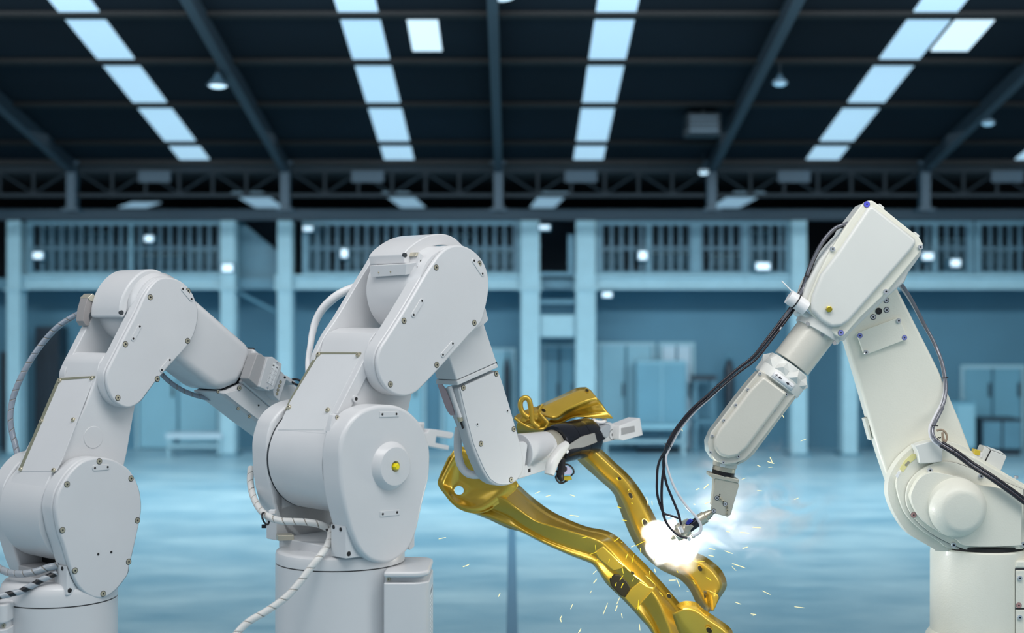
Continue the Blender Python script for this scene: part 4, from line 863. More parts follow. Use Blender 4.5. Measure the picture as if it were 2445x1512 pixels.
# upper arm
AR = [(2010, 770), (2020, 812), (2048, 905), (2072, 990), (2100, 1085), (2122, 1150), (2160, 1230), (2260, 1260), (2360, 1180), (2330, 1105), (2290, 1000), (2240, 880), (2139, 680), (2100, 690)]
ar = prism('upper_arm', fw, AR, 0.0, -0.10, CM, wel, 0.018, False, 4, 5)
for q in (((2064, 1000), (2072, 998), (2082, 1050), (2078, 1052)), ((2094, 1072), (2103, 1070), (2110, 1100), (2105, 1102)), ((2282, 1006), (2290, 1004), (2294, 1014), (2288, 1018))):
    prism('edge_step', fw, list(q), -0.03, -0.09, CM, ar, 0.002)
ip = prism('arm_cover', fw, R1((690, 942), (705, 932), (955, 840), (975, 845), (1026, 965), (1018, 985), (752, 1084), (735, 1078)), 0.022, 0.0, CM, wel, 0.004)
screws(ip, fw, R1((966, 857), (748, 1068)), 0.022, 0.012, 'cap'); screws(ip, fw, R1((709, 957), (1007, 970)), 0.022, 0.0125, 'flat', M['blue'])
screws(ar, fw, R1((885, 720), (887, 785), (798, 832)), 0.001, 0.0125, 'socket', M['steel']); screws(ar, fw, R1((835, 793)), 0.002, 0.016, 'flat', M['recess'])
# head
HB = R1((735, 75), (760, 60), (840, 100), (1110, 310), (1130, 360), (1120, 420), (1040, 530), (1010, 600), (940, 660), (760, 830), (640, 945), (595, 992), (470, 950), (370, 850), (305, 815), (325, 700), (360, 600), (440, 450), (520, 350), (590, 275), (612, 232))
hdw = prism('head_body', fw, HB, 0.20, 0.01, CS, wel, 0.016, False, 4, 4)
HF = R1((720, 82), (755, 54), (795, 52), (840, 85), (1108, 300), (1134, 345), (1120, 390), (890, 668), (720, 830), (610, 955), (575, 972), (545, 955), (400, 830), (352, 775), (372, 690), (430, 545), (505, 395), (640, 190))
hf = prism('head_cover', fw, HF, 0.232, 0.20, CM, wel, 0.008, False, 4, 4)
HR = R1((765, 100), (792, 82), (1080, 305), (1092, 335), (1060, 380), (790, 690), (640, 860), (590, 895), (520, 902), (450, 858), (385, 790), (392, 690), (450, 545), (560, 400))
prism('raised_lid', fw, HR, 0.262, 0.225, CS, hf, 0.022, False, 4, 6)
screws(hf, fw, R1((755, 78)), 0.234, 0.0145, 'flat', M['blued']); screws(hf, fw, R1((582, 938)), 0.234, 0.0135, 'flat', M['blue'])
screws(hf, fw, R1((525, 378), (1112, 365), (881, 662)), 0.234, 0.0125, 'cap')
gn_ = fw.at(*R1((500, 780))[0], 0.262); lathe('gold_nut', gn_, fw.u, [(0, 0.0155), (0.016, 0.0155), (0.018, 0.012)], M['gold2'], hf, 6)
for q in (((828, 78), (842, 72), (876, 100), (866, 112)), ((1065, 268), (1080, 262), (1112, 290), (1100, 302))): prism('cover_tab', fw, R1(*q), 0.22, 0.13, CS, hdw, 0.003)
prism('head_foot', fw, R1((560, 960), (620, 935), (640, 945), (600, 996), (575, 990)), 0.16, 0.05, CS, hdw, 0.004)
prism('warning_plate', fw, R1((1000, 548), (1015, 515), (1040, 490), (1034, 510)), 0.14, 0.08, M['film'], hdw, 0.001)
# forearm
def w_(p, du=0.12): return fw.at(*p, du)
f0, f1, f2, f3 = R1((450, 880), (420, 935), (250, 1145), (150, 1285))
axd = (w_(f3)-w_(f0)).normalized()
fu = cyl('forearm_tube', w_(f0), w_(f2), 0.098, PE, wel, 64, bev=0.003)
ffl = cyl('forearm_flange', w_(f0)-axd*0.02, w_(f1), 0.117, CS, wel, 64, bev=0.004)
for p in ((362, 878), (458, 950), (540, 1008)):
    a = w_(R1(p)[0], 0.12+0.098); lathe('bolt_pocket', a, fw.u+axd*0.2, [(-0.02, 0.009), (0.001, 0.009)], M['greyp'], ffl, 16)
c0_ = w_(R1((235, 1160))[0]); L_ = (w_(f3)-c0_).length
co = lathe('collar', c0_, axd, [(-0.006, 0.100), (0.0, 0.108), (0.055, 0.122), (0.06, 0.125), (0.105, 0.125), (0.108, 0.12)], CS, wel, 64)
# faceted crown: twelve pyramidal bosses round the collar
e_ = axd.cross(fw.u).normalized(); g_ = e_.cross(axd).normalized()
vs = []; fs = []
for k in range(10):
    a0 = math.radians(36*k); 
    for (da, t, r) in ((-16, 0.062, 0.124), (16, 0.062, 0.124), (16, 0.03, 0.116), (0, -0.008, 0.101), (-16, 0.03, 0.116), (0, 0.03, 0.136)):
        a = a0+math.radians(da); vs.append(c0_+axd*t+(e_*math.cos(a)+g_*math.sin(a))*r)
    b0 = k*6; fs += [(b0, b0+1, b0+5), (b0+1, b0+2, b0+5), (b0+2, b0+3, b0+5), (b0+3, b0+4, b0+5), (b0+4, b0, b0+5)]
mk('faceted_crown', vs, fs, CS, co, angle=15, recalc=False)
# direction label
La = w_(R1((112, 1205))[0], 0.12+0.126); Lb = w_(R1((208, 1282))[0], 0.12+0.126); ld = (Lb-La).normalized(); lu = fw.u.cross(ld)
vs = []; fs = []
cA = c0_+axd*0.082
def onc(ang, t, r): a = math.radians(ang); return c0_+axd*t+(e_*math.cos(a)+g_*math.sin(a))*r
n_ = 12
for i in range(n_+1):
    for t in (0.066, 0.100): vs.append(onc(62+56*i/n_, t, 0.1262))
for i in range(n_): fs.append((2*i, 2*i+1, 2*i+3, 2*i+2))
lb = mk('direction_label', vs, fs, M['label'], co, angle=60, recalc=False)
mo = lb.modifiers.new('solid', 'SOLIDIFY'); mo.thickness = 0.0008; mo.offset = 1
def patch(name, uv, m=M['ink'], off=0.1275):
    vv = [onc(a, t, off) for a, t in uv]; o = mk(name, vv+[v-fw.u*0.0006 for v in vv], [tuple(range(len(vv)))]+[(i, (i+1) % len(vv), len(vv)+(i+1) % len(vv), len(vv)+i) for i in range(len(vv))], m, lb, angle=0); return o
sgn = 1 if onc(70, 0.08, 0.126).x < onc(110, 0.08, 0.126).x else -1
def aa(s): return 90+sgn*s
tm = 0.082
patch('plus_mark', [(aa(-23), tm-0.0015), (aa(-23), tm+0.0015), (aa(-17), tm+0.0015), (aa(-17), tm-0.0015)]); patch('plus_mark', [(aa(-20.6), tm-0.007), (aa(-20.6), tm+0.007), (aa(-19.4), tm+0.007), (aa(-19.4), tm-0.007)])
for s in (-1, 1):
    patch('arrow_mark', [(aa(s*15), tm), (aa(s*10.5), tm-0.008), (aa(s*10.5), tm-0.003), (aa(s*6.5), tm-0.003), (aa(s*6.5), tm+0.003), (aa(s*10.5), tm+0.003), (aa(s*10.5), tm+0.008)])
patch('minus_mark', [(aa(18), tm-0.0012), (aa(18), tm+0.0012), (aa(24), tm+0.0012), (aa(24), tm-0.0012)])
LF = R2((802, 182), (1000, 312, 0), (1046, 364), (1018, 396), (908, 545), (820, 662), (735, 768), (695, 808), (630, 835), (550, 840), (490, 815), (448, 765), (434, 690), (458, 620), (550, 500), (640, 380), (722, 278))
fwb = prism('forearm', fw, R2((806, 196), (1048, 368), (1046, 385), (925, 545), (835, 668), (760, 770), (700, 822), (640, 850), (555, 848), (480, 815), (445, 760), (440, 690), (470, 620), (560, 500), (650, 380), (732, 278)), 0.19, 0.03, PE, wel, 0.022, False, 4, 5)
fwc = prism('forearm_cover', fw, LF, 0.212, 0.185, PE, wel, 0.007, False, 4, 4)
LI = R2((825, 225), (995, 348), (905, 470), (800, 610), (710, 730), (650, 785), (580, 800), (515, 780), (478, 725), (480, 660), (520, 590), (620, 465), (730, 320))
prism('raised_panel', fw, LI, 0.240, 0.205, PE, fwc, 0.026, False, 4, 7)
screws(fwc, fw, R2((797, 211), (714, 321), (631, 429), (548, 536), (466, 643), (453, 757), (543, 828), (648, 786), (730, 680), (813, 572), (897, 464), (981, 355)), 0.213, 0.0078, 'cap')
screws(fwb, fw, R2((711, 739), (640, 827)), 0.195, 0.006, 'hole')
# wrist
a_, b2, b3, b4 = R2((565, 790), (552, 858), (546, 888), (538, 936))
A, B, Cc, D = [w_(p, 0.115) for p in (a_, b2, b3, b4)]
cyl('wrist', A, B, 0.064, PE, wel, 48, r2=0.058, bev=0.002)
cyl('wrist_ring', B, Cc, 0.056, M['steelw'], wel, 48, bev=0.002)
cyl('wrist_flange', Cc, D, 0.055, M['blackr'], wel, 48, bev=0.002)['label'] = 'black wrist flange'
prism('wrist_label', fw, R2((520, 838), (560, 842), (555, 862), (525, 860)), 0.176, 0.170, M['label'], wel, 0)
bp_ = prism('torch_bracket', fw, R2((450, 903), (468, 906), (655, 946), (650, 972), (466, 934), (450, 926)), 0.17, 0.05, M['bracket'], wel, 0.003)
pl2 = prism('bracket_plate', fw, R2((488, 940), (505, 938), (648, 972), (655, 985), (632, 1060), (597, 1190), (575, 1207), (480, 1182), (458, 1155), (480, 1060)), 0.165, 0.150, M['bracket'], bp_, 0.002)
prism('bracket_rib', fw, R2((480, 940), (495, 950), (490, 1040), (465, 1130), (478, 1020)), 0.16, 0.09, M['bracket'], bp_, 0.001)
screws(pl2, fw, R2((500, 1075), (557, 1117), (478, 1165)), 0.166, 0.010, 'socket', M['steel']); screws(pl2, fw, R2((523, 1082), (542, 1098), (568, 1137), (571, 1160), (568, 1185)), 0.166, 0.0065, 'cap', M['brass']); screws(pl2, fw, R2((520, 1050), (515, 1063)), 0.166, 0.003, 'hole'); screws(pl2, fw, R2((560, 958)), 0.16, 0.009, 'socket', M['steel'])
# torch
ta, tb = R4((1010, 525), (395, 930)); TA = w_(ta, 0.11); TB = w_(tb, 0.11); U_ = (TB-TA).length/736.0
def tl_(name, prof, m, par=None): return lathe(name, TA, TB-TA, [(t*U_, r*U_) for t, r in prof], m, par or trc, 40)
trc = lathe('welding_torch', TA, TB-TA, [(t*U_, r*U_) for t, r in ((-15, 40), (15, 44), (20, 56), (62, 60), (66, 68), (112, 72), (118, 66), (122, 84), (128, 90), (250, 92), (256, 84), (262, 88))], M['steelw'], wel, 48)
tl_('torch_insulator', [(262, 74), (340, 74), (480, 80)], M['black'])
tl_('torch_shell', [(430, 88), (440, 106), (520, 112), (600, 106), (660, 92), (668, 60)], M['steelw'])
tl_('torch_tip', [(660, 40), (700, 34), (740, 18)], M['brass'])
prism('blue_sheen', fw, R4((640, 650), (690, 620), (735, 655), (660, 720), (610, 710)), 0.137, 0.12, mat('sheen_blue', srgb(70, 80, 190), 0.15, metal=0.7), trc, 0.006)  # blue sheen on the torch put in as a coloured patch
prism('clamp_plate', fw, R4((600, 730), (700, 715), (735, 740), (640, 850), (610, 830)), 0.145, 0.135, M['steelw'], trc, 0.002)
prism('clamp_plate', fw, R4((440, 740), (500, 690), (640, 620), (690, 640), (600, 700), (500, 760), (450, 800)), 0.13, 0.12, M['steelw'], trc, 0.002)
for a, b_, r in (((520, 740), (560, 830), 0.0105), ((640, 900), (675, 945), 0.0085)):
    cyl('hose_fitting', w_(R4(a)[0], 0.16), w_(R4(b_)[0], 0.155), r, M['nylon'], trc, 20, bev=0.002)
cyl('hose_elbow', w_(R4((700, 900))[0], 0.13), w_(R4((745, 880))[0], 0.13), 0.009, M['steelw'], trc, 16, bev=0.001)
# hoses to the torch
def hz(pts, du): return [fw.at(p[0], p[1], d) for p, d in zip(pts, du if isinstance(du, (list, tuple)) else [du]*len(pts))]
TOP = R1((660, 195), (612, 212), (540, 240), (465, 320), (405, 430), (365, 530), (335, 630), (300, 700), (255, 775), (170, 890), (85, 1000), (0, 1105))+R2((640, 190), (515, 295), (430, 372), (330, 460), (225, 585), (158, 705))
def off(pts, d, ph, amp=3.0):
    out = []
    for i, p in enumerate(pts):
        a = Vector(pts[max(i-1, 0)][:2]); b_ = Vector(pts[min(i+1, len(pts)-1)][:2]); t = (b_-a).normalized(); n = Vector((-t.y, t.x))
        k = d+amp*math.sin(i*0.45+ph); out.append((p[0]+n.x*k, p[1]+n.y*k))
    return out
N_ = len(TOP); dl = [0.10, 0.14, 0.15, 0.15, 0.15, 0.145, 0.14, 0.15, 0.17, 0.185, 0.195]+[0.20]*(N_-11)
specs = [(-4.5, 0.0, 'hose', 0.0062, Z6((1745, 180), (1730, 330), (1735, 440), (1765, 540), (1790, 580), (1850, 600), (1915, 622))),
         (0.5, 2.0, 'hose', 0.0065, Z6((1790, 180), (1770, 330), (1768, 500), (1790, 620), (1840, 700), (1900, 750), (1965, 772))),
         (3.0, 4.0, 'hose', 0.0062, Z6((1780, 180), (1800, 330), (1850, 460), (1895, 570), (1918, 665)))]
for d, ph, mt, r, tail in specs:
    pts = off(TOP, d, ph, 1.6)+[(p[0], p[1]) for p in tail]
    tube('torch_hose', hz(pts, dl+[0.17]*len(tail)), r, M[mt], wel, n=5, seg=10)
wt = off(TOP[9:], -7.5, 1.0, 1.0)+[(p[0], p[1]) for p in Z6((1800, 150), (1830, 280), (1880, 400), (1960, 520), (2040, 610), (2075, 680), (2060, 730), (2010, 755))]
tube('gas_hose', hz(wt, [0.19]*len(wt)), [0.003, 0.004, 0.005, 0.007, 0.0072], M['hosew'], wel, n=5, seg=10)
tube('gas_hose', hz(off(TOP[:11], 1.0, 3.0, 1.5), [0.12]+[0.168]*5+[0.148]+[0.18]*4), 0.0075, M['hoses'], wel, n=5, seg=10)
for p, d, sp_ in ((R1((355, 560))[0], 0.165, 10), (R2((515, 297))[0], 0.2, 12), (R2((160, 708))[0], 0.19, 16)):
    i = min(range(N_), key=lambda k: (TOP[k][0]-p[0])**2+(TOP[k][1]-p[1])**2)
    t = fw.at(*TOP[min(i+1, N_-1)][:2], d)-fw.at(*TOP[i-1][:2], d); ring('cable_tie', fw.at(*p, d), t, sp_*0.00105, 0.0024, M['blackr'], wel, 20)
# white reel with strap
r0, r1 = R1((232, 695), (352, 775)); ra = w_(r0, 0.215); rb_ = w_(r1, 0.215)
rl = cyl('white_reel', ra, rb_, 0.036, M['nylon'], wel, 40, bev=0.002)
md = ra.lerp(rb_, 0.42); ring('reel_strap', md, rb_-ra, 0.0375, 0.003, M['blackr'], rl)
cyl('reel_stub', rb_, rb_+(rb_-ra)*0.16, 0.013, M['steel'], rl, 16, bev=0.002); cyl('reel_collar', rb_+(rb_-ra)*0.16, rb_+(rb_-ra)*0.25, 0.016, M['steel'], rl, 6)
cyl('strap_tail', w_(R1((185, 590))[0], 0.2), w_(R1((262, 668))[0], 0.2), 0.003, M['nylon'], rl, 8)
# hoses at the back of the arm
bp2 = R1((960, 585), (985, 610), (1040, 690), (1090, 780), (1140, 880), (1200, 990), (1250, 1110), (1275, 1220), (1282, 1320), (1268, 1400), (1240, 1470))+R3((545, 40), (505, 120), (482, 180), (495, 235), (540, 275), (630, 330))+R3((730, 405), (860, 490), (1000, 590), (1120, 680), (1300, 800))
dl2 = [0.0, -0.02, -0.05, -0.07, -0.08, -0.07, -0.03, 0.0, 0.02, 0.04, 0.06, 0.09, 0.13, 0.16, 0.18, 0.19, 0.20, 0.20, 0.21, 0.21, 0.21, 0.21]
tube('rear_hose', hz(off(bp2, 0, 0, 0.8), dl2), 0.0092, M['hoses'], wel, n=5)
tube('rear_hose', hz(off(bp2[:17], 4.5, 2, 2.2), [d-0.015 for d in dl2[:17]]), 0.0065, M['hosew'], wel, n=5)
tube('rear_hose', hz(off(bp2[15:], -5, 2, 1.0), dl2[15:]), 0.0085, M['hose'], wel, n=5)
tube('rear_hose', hz(off(bp2[15:], 3, 2, 1.0), [d+0.004 for d in dl2[15:]]), 0.0092, M['hose'], wel, n=5)
for p in ((1278, 1238, 0), (500, 155, 1), (520, 240, 1), (620, 325, 1)):
    c = (R3 if p[2] else R1)((p[0], p[1]))[0]; i = min(range(len(bp2)), key=lambda k: (bp2[k][0]-c[0])**2+(bp2[k][1]-c[1])**2)
    t = fw.at(*bp2[min(i+1, len(bp2)-1)][:2], dl2[i])-fw.at(*bp2[i-1][:2], dl2[i]); ring('cable_tie', fw.at(*c, dl2[i]), t, 0.0145, 0.002, M['blackr'], wel, 18)
tube('coiled_lead', hz(R3((512, 188), (540, 182), (568, 200), (578, 235), (565, 262), (553, 230), (548, 200), (552, 270), (545, 300)), 0.15), 0.0055, mat('tan_lead', srgb(170, 150, 130), 0.5), wel, n=6)
# limit switch box on the shoulder
lb_ = prism('switch_box', fw, R3((866, 316), (970, 356), (925, 466), (818, 412)), 0.02, -0.07, CS, wel, 0.003)
prism('box_seam', fw, R3((862, 318), (868, 318), (822, 410), (817, 408)), 0.021, -0.07, M['recess'], lb_, 0)
prism('box_rear', fw, R3((826, 288), (864, 316), (818, 408), (790, 388), (812, 320)), 0.015, -0.07, CS, lb_, 0.003)
prism('box_top', fw, R3((826, 286), (930, 322), (970, 354), (866, 314)), 0.012, -0.07, CS, lb_, 0.003)
prism('amber_connector', fw, R3((762, 308), (800, 318), (795, 352), (755, 345)), 0.03, -0.02, M['amber'], wel, 0.004)
prism('amber_connector', fw, R3((728, 362), (778, 375), (775, 388), (732, 378)), 0.04, -0.02, M['amber'], wel, 0.003)
prism('connector_neck', fw, R3((748, 345), (812, 330), (812, 365), (765, 378)), 0.02, -0.03, M['nylon'], wel, 0.004)
mp_ = prism('mounting_plate', fw, R3((720, 372), (760, 360), (860, 425), (1000, 490), (1100, 545), (1180, 600), (1180, 625), (1060, 560), (900, 478), (800, 430)), 0.09, -0.08, CM, wel, 0.004)
for p in ((868, 438), (1030, 493)): cyl('plate_bolt', fw.at(*R3((p[0], p[1]+8))[0], 0.05), fw.at(*R3((p[0], p[1]-10))[0], 0.05), 0.011, M['steel'], mp_, 12)
prism('cable_clip', fw, R3((922, 456), (965, 470), (962, 482), (918, 466)), 0.07, 0.0, M['nylon'], mp_, 0.002)
# ================================================================== GOLD FRAME
G = M['gold']
ox = P(1760, 1590, 7.12)
gold = thing('chassis_frame', Vector((ox.x, ox.y, ox.z)), 'large glossy gold stamped metal chassis frame of two curved beams, being welded by the torch', 'car part')
def resample(pts, N):
    S = smooth_open(pts, 5); L = [0]
    for a, b_ in zip(S, S[1:]): L.append(L[-1]+(b_-a).length)
    out = []; j = 0
    for i in range(N+1):
        s = L[-1]*i/N
        while j < len(L)-2 and L[j+1] < s: j += 1
        out.append(S[j].lerp(S[j+1], min(1, max(0, (s-L[j])/max(1e-9, L[j+1]-L[j])))))
    return out
def loft(name, rails, Ya, Yb, m, par, N=44, th=0.008, bev=0.003, wav=None, sub=3):
    """rails: (photo points, depth offset or [offset at start, ..., offset at end]); consecutive rails are joined, the creases between them rounded"""
    R = []
    for pts, off_ in rails:
        px = resample([Vector((p[0], p[1])) for p in pts], N); row = []
        for i, p in enumerate(px):
            t = i/N
            if isinstance(off_, (list, tuple)): q = t*(len(off_)-1); k = min(int(q), len(off_)-2); o_ = off_[k]+(off_[k+1]-off_[k])*(q-k)
            else: o_ = off_
            row.append(P(p.x, p.y, Ya+(Yb-Ya)*t+o_))
        R.append(row)
    # subdivide across with rounded creases
    cols = []
    for i in range(N+1):
        pr = [r[i] for r in R]; c = [pr[0]]
        for k in range(1, len(pr)-1):
            a, b_, d = pr[k-1], pr[k], pr[k+1]
            la = min(0.009, (b_-a).length*0.3); ld_ = min(0.009, (d-b_).length*0.3)
            A_ = b_+(a-b_).normalized()*la if (a-b_).length > 1e-6 else b_; D_ = b_+(d-b_).normalized()*ld_ if (d-b_).length > 1e-6 else b_
            for s in range(sub+1):
                t = s/sub; c.append(A_*(1-t)**2+b_*2*t*(1-t)+D_*t*t)
        c.append(pr[-1]); cols.append(c)
    M_ = len(cols[0]); vs = [p for c in cols for p in c]
    fs = [(i*M_+k, i*M_+k+1, (i+1)*M_+k+1, (i+1)*M_+k) for i in range(N) for k in range(M_-1)]
    o = mk(name, vs, fs, m, par, angle=60)
    s_ = o.modifiers.new('solid', 'SOLIDIFY'); s_.thickness = th; s_.offset = 0
    return o
# front beam
r0 = Z6((560, 300), (640, 350), (750, 450), (900, 560), (1050, 635), (1190, 688), (1330, 715), (1430, 772), (1530, 872), (1650, 990), (1760, 1112), (1870, 1240), (1960, 1350), (2080, 1500), (2200, 1680))
r0b = Z6((540, 330), (610, 385), (735, 500), (880, 605), (1020, 668), (1170, 720), (1320, 755), (1405, 815), (1500, 910), (1620, 1035), (1730, 1160), (1835, 1290), (1925, 1400), (2040, 1550), (2150, 1700))
r1 = Z6((430, 455), (520, 455), (640, 542), (790, 640), (950, 690), (1130, 742), (1280, 795), (1350, 850), (1440, 950), (1530, 1040), (1650, 1140), (1740, 1260), (1800, 1400), (1850, 1540), (1900, 1720))
r2 = Z6((215, 490), (330, 520), (430, 545), (560, 600), (690, 690), (860, 780), (1050, 850), (1200, 895), (1270, 925), (1350, 1010), (1450, 1090), (1560, 1220), (1660, 1360), (1740, 1520), (1800, 1720))
r3 = Z6((235, 555), (330, 575), (430, 600), (560, 655), (680, 712), (860, 805), (1050, 885), (1190, 935), (1250, 965), (1310, 1050), (1400, 1150), (1520, 1270), (1630, 1390), (1720, 1520), (1770, 1720))
r4 = Z6((300, 572), (380, 600), (460, 640), (570, 690), (660, 714), (830, 800), (1040, 895), (1170, 945), (1235, 975), (1290, 1050), (1345, 1130), (1470, 1250), (1590, 1380), (1700, 1520), (1740, 1720))
fb = loft('front_beam', [(r0, 0.20), (r0b, 0.15), (r1, 0.0), (r2, 0.09), (r3, 0.07), (r4, 0.10)], 7.28, 7.08, G, gold, 70)
# hanging inner web seen under the beam
ib = loft('inner_web', [(Z6((300, 565), (420, 590), (560, 650), (660, 705)), 0.07), (Z6((300, 575), (430, 625), (590, 693), (665, 715)), 0.12)], 7.27, 7.24, G, fb, 16)
# end plate with its dished hole
ho = [Vector((Z6((182+38*math.cos(a), 398+35*math.sin(a)))[0])) for a in [2*math.pi*k/64 for k in range(64)]]
OUT = smooth_closed(Z6((170, 40, 1), (110, 130), (60, 235), (26, 318), (30, 362), (75, 425), (130, 492), (205, 546), (300, 571), (390, 560), (470, 520), (545, 462), (600, 420), (660, 360), (620, 310), (520, 240), (400, 160), (280, 80)), 10)
cen = Vector(Z6((182, 398))[0])
def out_at(a):
    d = Vector((math.cos(a), math.sin(a))); best = None
    for p, q in zip(OUT, OUT[1:]+OUT[:1]):
        e = q-p; den = d.x*e.y-d.y*e.x
        if abs(den) < 1e-9: continue
        w_0 = p-cen; t = (w_0.x*e.y-w_0.y*e.x)/den; s = (w_0.x*d.y-w_0.y*d.x)/den
        if t > 0 and -1e-6 <= s <= 1+1e-6 and (best is None or t > best): best = t
    return cen+d*(best or 10)
NR = 64; prof = [(0, 0.050), (0.04, 0.046), (0.10, 0.052), (0.25, 0.045), (0.45, 0.030), (0.62, 0.012), (0.72, 0.0), (0.80, -0.003), (0.88, 0.004), (0.94, 0.012), (1.0, 0.014)]
vs = []; fs = []
for (t, dep) in prof:
    for k in range(NR):
        a = 2*math.pi*k/NR; i_ = ho[k]; o_ = out_at(a); p = i_.lerp(o_, t)
        wv = 0.006*math.sin(3*a+1)*t
        vs.append(P(p.x, p.y, 7.275+dep+wv))
for j in range(len(prof)-1):
    for k in range(NR): fs.append((j*NR+k, j*NR+(k+1) % NR, (j+1)*NR+(k+1) % NR, (j+1)*NR+k))
ep = mk('end_plate', vs, fs, G, gold, angle=70); s_ = ep.modifiers.new('solid', 'SOLIDIFY'); s_.thickness = 0.008; s_.offset = 0
sb = ep.modifiers.new('sub', 'SUBSURF'); sb.levels = 1; sb.render_levels = 2
prism('plate_back', Frame(1100, 1160, 7.30, 0), Z6((165, 60), (240, 90), (330, 160), (520, 300), (520, 430), (420, 400), (300, 280), (220, 200)), -0.03, -0.06, G, ep, 0.004)
tube('rim_bead', [P(p.x, p.y, 7.275+0.008) for p in OUT[10:100:4]], 0.0045, G, ep, n=3, seg=8)
# rear beam
b0 = Z6((1130, -20), (1250, 45), (1400, 182), (1510, 285), (1595, 395), (1675, 535), (1735, 655), (1800, 780), (1900, 868), (2055, 897), (2150, 950), (2235, 1030), (2272, 1140), (2215, 1240), (2168, 1330))
b1 = Z6((1100, 0), (1215, 75), (1370, 215), (1475, 315), (1555, 430), (1630, 565), (1695, 690), (1765, 815), (1870, 915), (2020, 945), (2110, 995), (2185, 1070), (2215, 1150), (2170, 1240), (2140, 1330))
b2 = Z6((1070, 50), (1185, 135), (1320, 275), (1420, 365), (1500, 480), (1545, 590), (1600, 720), (1690, 860), (1800, 950), (1930, 1000), (2000, 1060), (2060, 1150), (2100, 1230), (2120, 1280), (2135, 1350))
b3 = Z6((1050, 80), (1130, 175), (1275, 305), (1392, 415), (1432, 515), (1480, 640), (1548, 790), (1640, 912), (1760, 1012), (1900, 1082), (1985, 1165), (2035, 1265), (2060, 1300), (2090, 1330), (2120, 1370))
rb = loft('rear_beam', [(b0, 0.06), (b1, 0.0), (b2, 0.03), (b3, 0.10)], 7.46, 7.22, G, gold, 70)
# top panel above the hand
t0 = Z5((1085, 470), (1180, 418), (1350, 340), (1500, 272), (1592, 262)); t1 = Z5((1115, 500), (1215, 450), (1370, 375), (1520, 308), (1640, 298))
t2 = Z5((1180, 520), (1300, 548), (1400, 478), (1560, 402), (1692, 362)); t3 = Z5((1200, 560), (1320, 572), (1440, 500), (1600, 442), (1735, 412))
t4 = Z5((1230, 590), (1330, 588), (1480, 530), (1640, 505), (1790, 490)); t5 = Z5((1240, 600), (1340, 600), (1480, 540), (1640, 548), (1845, 553))
tp = loft('top_panel', [(t0, 0.10), (t1, 0.05), (t2, -0.03), (t3, 0.02), (t4, 0.05), (t5, 0.02)], 7.50, 7.46, G, gold, 36)
m0 = Z5((905, 545), (975, 498), (1050, 465), (1110, 445)); m1 = Z5((940, 600), (1010, 600), (1080, 560), (1150, 500)); m2 = Z5((925, 620), (1010, 640), (1150, 650), (1240, 590)); m3 = Z5((940, 700), (1040, 700), (1190, 705), (1330, 640))
sd = loft('saddle_bracket', [(m0, 0.05), (m1, 0.0), (m2, 0.02), (m3, 0.06)], 7.46, 7.47, G, gold, 20)
tube('saddle_lip', [P(*p, 7.44) for p in Z5((908, 550), (960, 590), (1030, 632), (1110, 652), (1190, 652), (1225, 600), (1180, 545), (1145, 490), (1180, 420))], 0.008, G, sd)
tube('hook', [P(*p, 7.43) for p in Z5((1040, 545), (990, 505), (965, 440), (972, 385), (1010, 358), (1045, 378), (1062, 440), (1070, 520), (1085, 590), (1140, 640))], 0.0145, G, gold)
for p in ((1105, 535), (1000, 560)): lathe('weld_nut', P(*Z5(p)[0], 7.45), CAMV, [(0, 0.017), (0.02, 0.017), (0.022, 0.01)], G, sd, 6)
# lower joint of the two beams
j0 = Z6((1880, 1300), (1940, 1268), (2030, 1275), (2085, 1325), (2200, 1400), (2305, 1482), (2330, 1560)); j1 = Z6((1930, 1330), (1990, 1330), (2060, 1360), (2140, 1420), (2230, 1480), (2280, 1530), (2290, 1600))
j2 = Z6((1900, 1340), (1960, 1400), (2020, 1440), (2100, 1500), (2180, 1540), (2230, 1600), (2240, 1680)); j3 = Z6((1850, 1360), (1880, 1450), (1920, 1550), (1980, 1640), (2060, 1700), (2140, 1740), (2200, 1760))
jb = loft('joint_bracket', [(j0, 0.05), (j1, 0.0), (j2, 0.01), (j3, 0.03)], 7.06, 7.04, G, gold, 30)
dp = loft('side_tab', [(Z6((2140, 1180), (2210, 1220), (2190, 1290), (2168, 1335)), 0.0), (Z6((2095, 1180), (2120, 1240), (2130, 1290), (2150, 1340)), 0.05)], 7.14, 7.10, G, rb, 12)
# stamped openings and pocket, their shade painted as dark solids
gf_ = Frame(1500, 1300, 7.0, 0)
def hole(par, pt, rx_, ry_, Y, rot=0.0, name='stamped_hole'):
    f_ = Frame(1500, 1300, Y, 0); c = Vector(pt); pts = []
    for k in range(20):
        a = 2*math.pi*k/20; x = rx_*math.cos(a); y = ry_*math.sin(a); pts.append((c.x+x*math.cos(rot)-y*math.sin(rot), c.y+x*math.sin(rot)+y*math.cos(rot)))
    prism3(name+'_rim', [f_.at(*((Vector(p)-c)*1.22+c), 0) for p in pts], Vector((0, 0.012, 0)), G, par, 0.001)
    prism3(name, [f_.at(*p, 0.0012) for p in pts], Vector((0, 0.01, 0)), M['golddark'], par, 0)
def ysurf(base_Ya, base_Yb, t, off_): return base_Ya+(base_Yb-base_Ya)*t+off_
for (x, y, a, b_, Y, ro) in ((1540, 1043, 15, 10, 7.105, 0.6), (1826, 1224, 20, 15, 7.10, 0.6), (1438, 304, 15, 11, 7.385, 0.7), (1524, 437, 26, 14, 7.36, 1.1), (1640, 655, 34, 20, 7.345, 1.1), (2067, 1010, 22, 15, 7.245, 1.0), (2138, 1492, 26, 18, 7.03, 0.8)):
    hole(fb if Y < 7.15 and x < 1900 else (jb if x > 2100 else rb), Z6((x, y))[0], a/3.273, b_/3.273, Y-0.005, ro)
